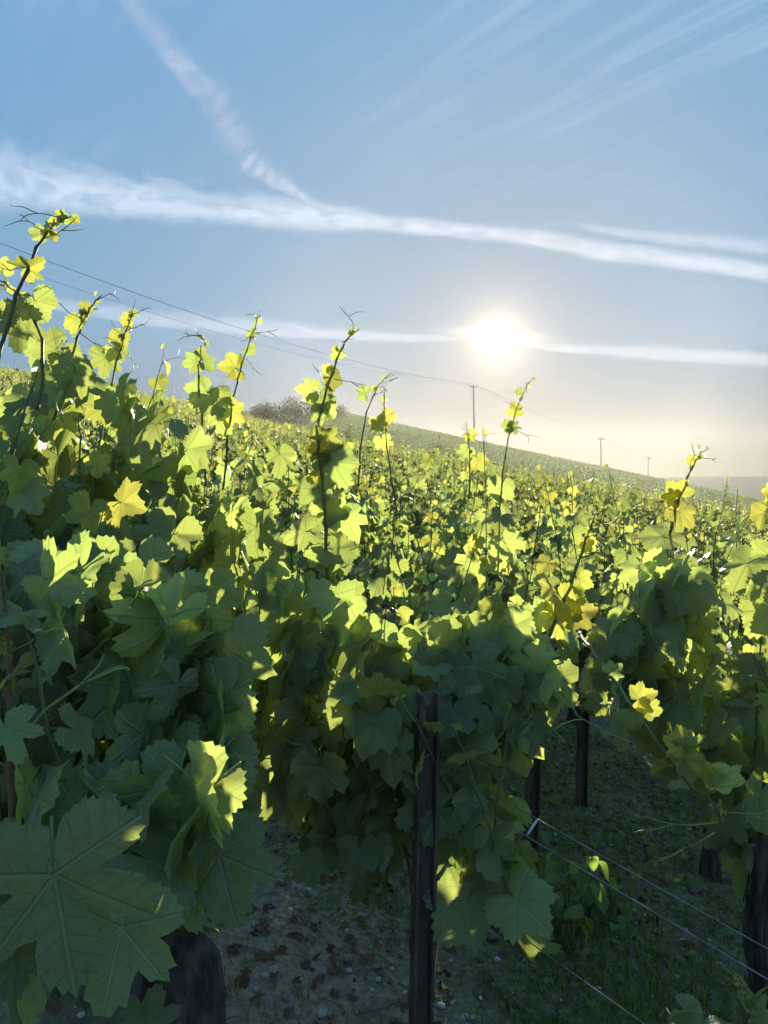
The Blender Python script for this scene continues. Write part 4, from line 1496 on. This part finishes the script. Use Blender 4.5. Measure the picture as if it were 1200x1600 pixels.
# ------------------------------------------------------------------ contrails and cloud streaks
def cloud_material(name, scale_u, scale_v, dens, lo, hi, bands=0.0):
    m, n = material(name)
    uv = n.node('ShaderNodeUVMap', uv_map='UVMap')
    sp = n.node('ShaderNodeSeparateXYZ')
    n.link(uv.outputs[0], sp.inputs[0])
    u, v = sp.outputs[0], sp.outputs[1]
    wv = n.vm('MULTIPLY', uv.outputs[0], (scale_u, scale_v, 1))
    f = n.noise(wv, 1.0, 7, 0.62, 0.5)
    f2 = n.noise(n.vm('MULTIPLY', uv.outputs[0], (scale_u * 0.3, scale_v * 0.4, 1)), 1.0, 3, 0.5)
    e = n.m('ABSOLUTE', n.m('SUBTRACT', n.m('MULTIPLY', v, 2), 1))
    e = n.m('ADD', e, n.m('MULTIPLY', n.m('SUBTRACT', f, 0.5), n.m('ADD', 0.5, n.m('MULTIPLY', v, 1.3))))
    e = n.m('ADD', e, n.m('MULTIPLY', n.m('SUBTRACT', f2, 0.5), 0.8))
    al = n.smooth(e, 0.15, n.m('ADD', 0.62, n.m('MULTIPLY', v, 0.35)), 1.0, 0.0)
    tex = n.smooth(f, lo, hi, 0.35, 1.0)
    if bands:
        wb = n.m('SINE', n.m('ADD', n.m('MULTIPLY', n.m('ADD', u, n.m('MULTIPLY', v, -0.012)), bands), n.m('MULTIPLY', f2, 14.0)))
        tex = n.m('MULTIPLY', tex, n.smooth(wb, -1.0, 1.0, 0.35, 1.0))
    al = n.m('MULTIPLY', n.m('MULTIPLY', al, tex), dens)
    ends = n.m('MULTIPLY', n.smooth(u, 0.0, 0.06), n.smooth(u, 1.0, 0.90))
    al = n.m('MULTIPLY', al, ends, clamp=True)
    # ice mist lit through by the sun, whichever way its edge faces
    geo = n.node('ShaderNodeNewGeometry')
    df = n.node('ShaderNodeBsdfDiffuse', ins={'Color': (0.86, 0.86, 0.85, 1)})
    tr = n.node('ShaderNodeBsdfTranslucent', ins={'Color': (0.86, 0.86, 0.85, 1)})
    n.link(geo.outputs['Incoming'], tr.inputs['Normal'])
    mx = n.node('ShaderNodeMixShader', ins={0: 0.45})
    n.link(df.outputs[0], mx.inputs[1])
    n.link(tr.outputs[0], mx.inputs[2])
    tp = n.node('ShaderNodeBsdfTransparent')
    fx = n.node('ShaderNodeMixShader')
    n.link(al, fx.inputs[0])
    n.link(tp.outputs[0], fx.inputs[1])
    n.link(mx.outputs[0], fx.inputs[2])
    o = n.node('ShaderNodeOutputMaterial')
    n.link(fx.outputs[0], o.inputs[0])
    return m


ALT = 2200.0


def cloud(name, cl, mat, label, cat, group):
    """cl: (px, py, half width in pixels) along the cloud; a flattened body of real depth at one height"""
    v, f, uv = [], [], []
    pts = []
    for (a0, b0, w0), (a1, b1, w1) in zip(cl, cl[1:]):
        for q in range(8):
            t = q / 8
            pts.append((a0 + (a1 - a0) * t, b0 + (b1 - b0) * t, w0 + (w1 - w0) * t))
    pts.append(cl[-1])
    C = []
    for px, py, hw in pts:
        p = at(px, py, 1000.0)
        p = CAM + (p - CAM) * ((ALT - CAM.z) / (p.z - CAM.z))
        C.append((p, hw / F * (p - CAM).length))
    nn = len(C)
    for i, (p, hw) in enumerate(C):
        tdir = (C[min(i + 1, nn - 1)][0] - C[max(i - 1, 0)][0]).normalized()
        side = tdir.cross((p - CAM).normalized()).normalized()
        dep = side.cross(tdir).normalized()
        for j in range(16):
            a_ = 2 * math.pi * j / 16
            v.append(p + side * math.cos(a_) * hw + dep * math.sin(a_) * hw * 0.35)
            uv.append((i / (nn - 1), 0.5 + 0.5 * math.cos(a_)))
    for i in range(nn - 1):
        for j in range(16):
            a_, b_ = i * 16 + j, i * 16 + (j + 1) % 16
            f.append((a_, b_, b_ + 16, a_ + 16))
    o = link(name, new_mesh(name, v, f, True, uv), mat=mat)
    return tag(o, label, cat, group)


cloud('contrail', [(-260, 245, 66), (0, 288, 60), (160, 305, 50), (330, 326, 38), (480, 340, 32), (620, 352, 21), (760, 364, 17), (860, 378, 20), (930, 392, 26), (1000, 398, 22), (1100, 412, 20), (1230, 434, 20), (1400, 460, 16)],
      cloud_material('contrail_ice', 44, 4.0, 0.21, 0.34, 0.66), 'long broad white contrail crossing the whole sky from the left edge', 'contrail', 'contrails in the sky')
cloud('contrail', [(100, -160, 18), (190, -20, 24), (260, 80, 28), (325, 150, 38), (365, 210, 44), (395, 252, 36), (430, 282, 20), (470, 305, 12), (500, 322, 8)],
      cloud_material('banded_contrail_ice', 20, 3.0, 0.32, 0.3, 0.7, 120.0), 'short contrail with cross bands running down steeply from the top', 'contrail', 'contrails in the sky')
cloud('contrail', [(900, 352, 6), (980, 366, 12), (1080, 376, 16), (1230, 388, 20), (1360, 400, 16)],
      cloud_material('thin_contrail_ice', 22, 2.6, 0.11, 0.3, 0.7), 'faint thin contrail branching above the broad one at right', 'contrail', 'contrails in the sky')
cloud('cloud', [(40, 470, 10), (140, 484, 16), (240, 500, 20), (360, 512, 22), (480, 520, 16), (600, 526, 14), (690, 529, 9), (725, 530, 4)],
      cloud_material('cloud_streak_left', 14, 2.0, 0.13, 0.25, 0.7), 'faint thin cloud streak left of the sun', 'cloud', 'thin cloud streaks level with the sun')
cloud('cloud', [(805, 534, 5), (860, 543, 10), (960, 550, 16), (1080, 556, 18), (1230, 562, 18), (1400, 570, 12)],
      cloud_material('cloud_streak_right', 14, 2.0, 0.13, 0.25, 0.7), 'pale thin cloud streak right of the sun', 'cloud', 'thin cloud streaks level with the sun')

# ------------------------------------------------------------------ haze
HZ = dict(density=0.00017, g=0.74)
hm, hn = material('evening_haze')
pv = hn.node('ShaderNodeVolumePrincipled', ins={'Color': (0.97, 0.94, 0.88, 1), 'Density': HZ['density'], 'Anisotropy': HZ['g']})
ho = hn.node('ShaderNodeOutputMaterial')
hn.link(pv.outputs[0], ho.inputs['Volume'])
HX, HY0, HY1, HZ0, HZ1 = 500, -70, 480, -48, 33
hz = link('haze', MB().box((0, (HY0 + HY1) / 2, (HZ0 + HZ1) / 2), (2 * HX, HY1 - HY0, HZ1 - HZ0)).mesh('haze', False), mat=hm)
tag(hz, 'golden evening haze hanging over the whole vineyard', kind='stuff')
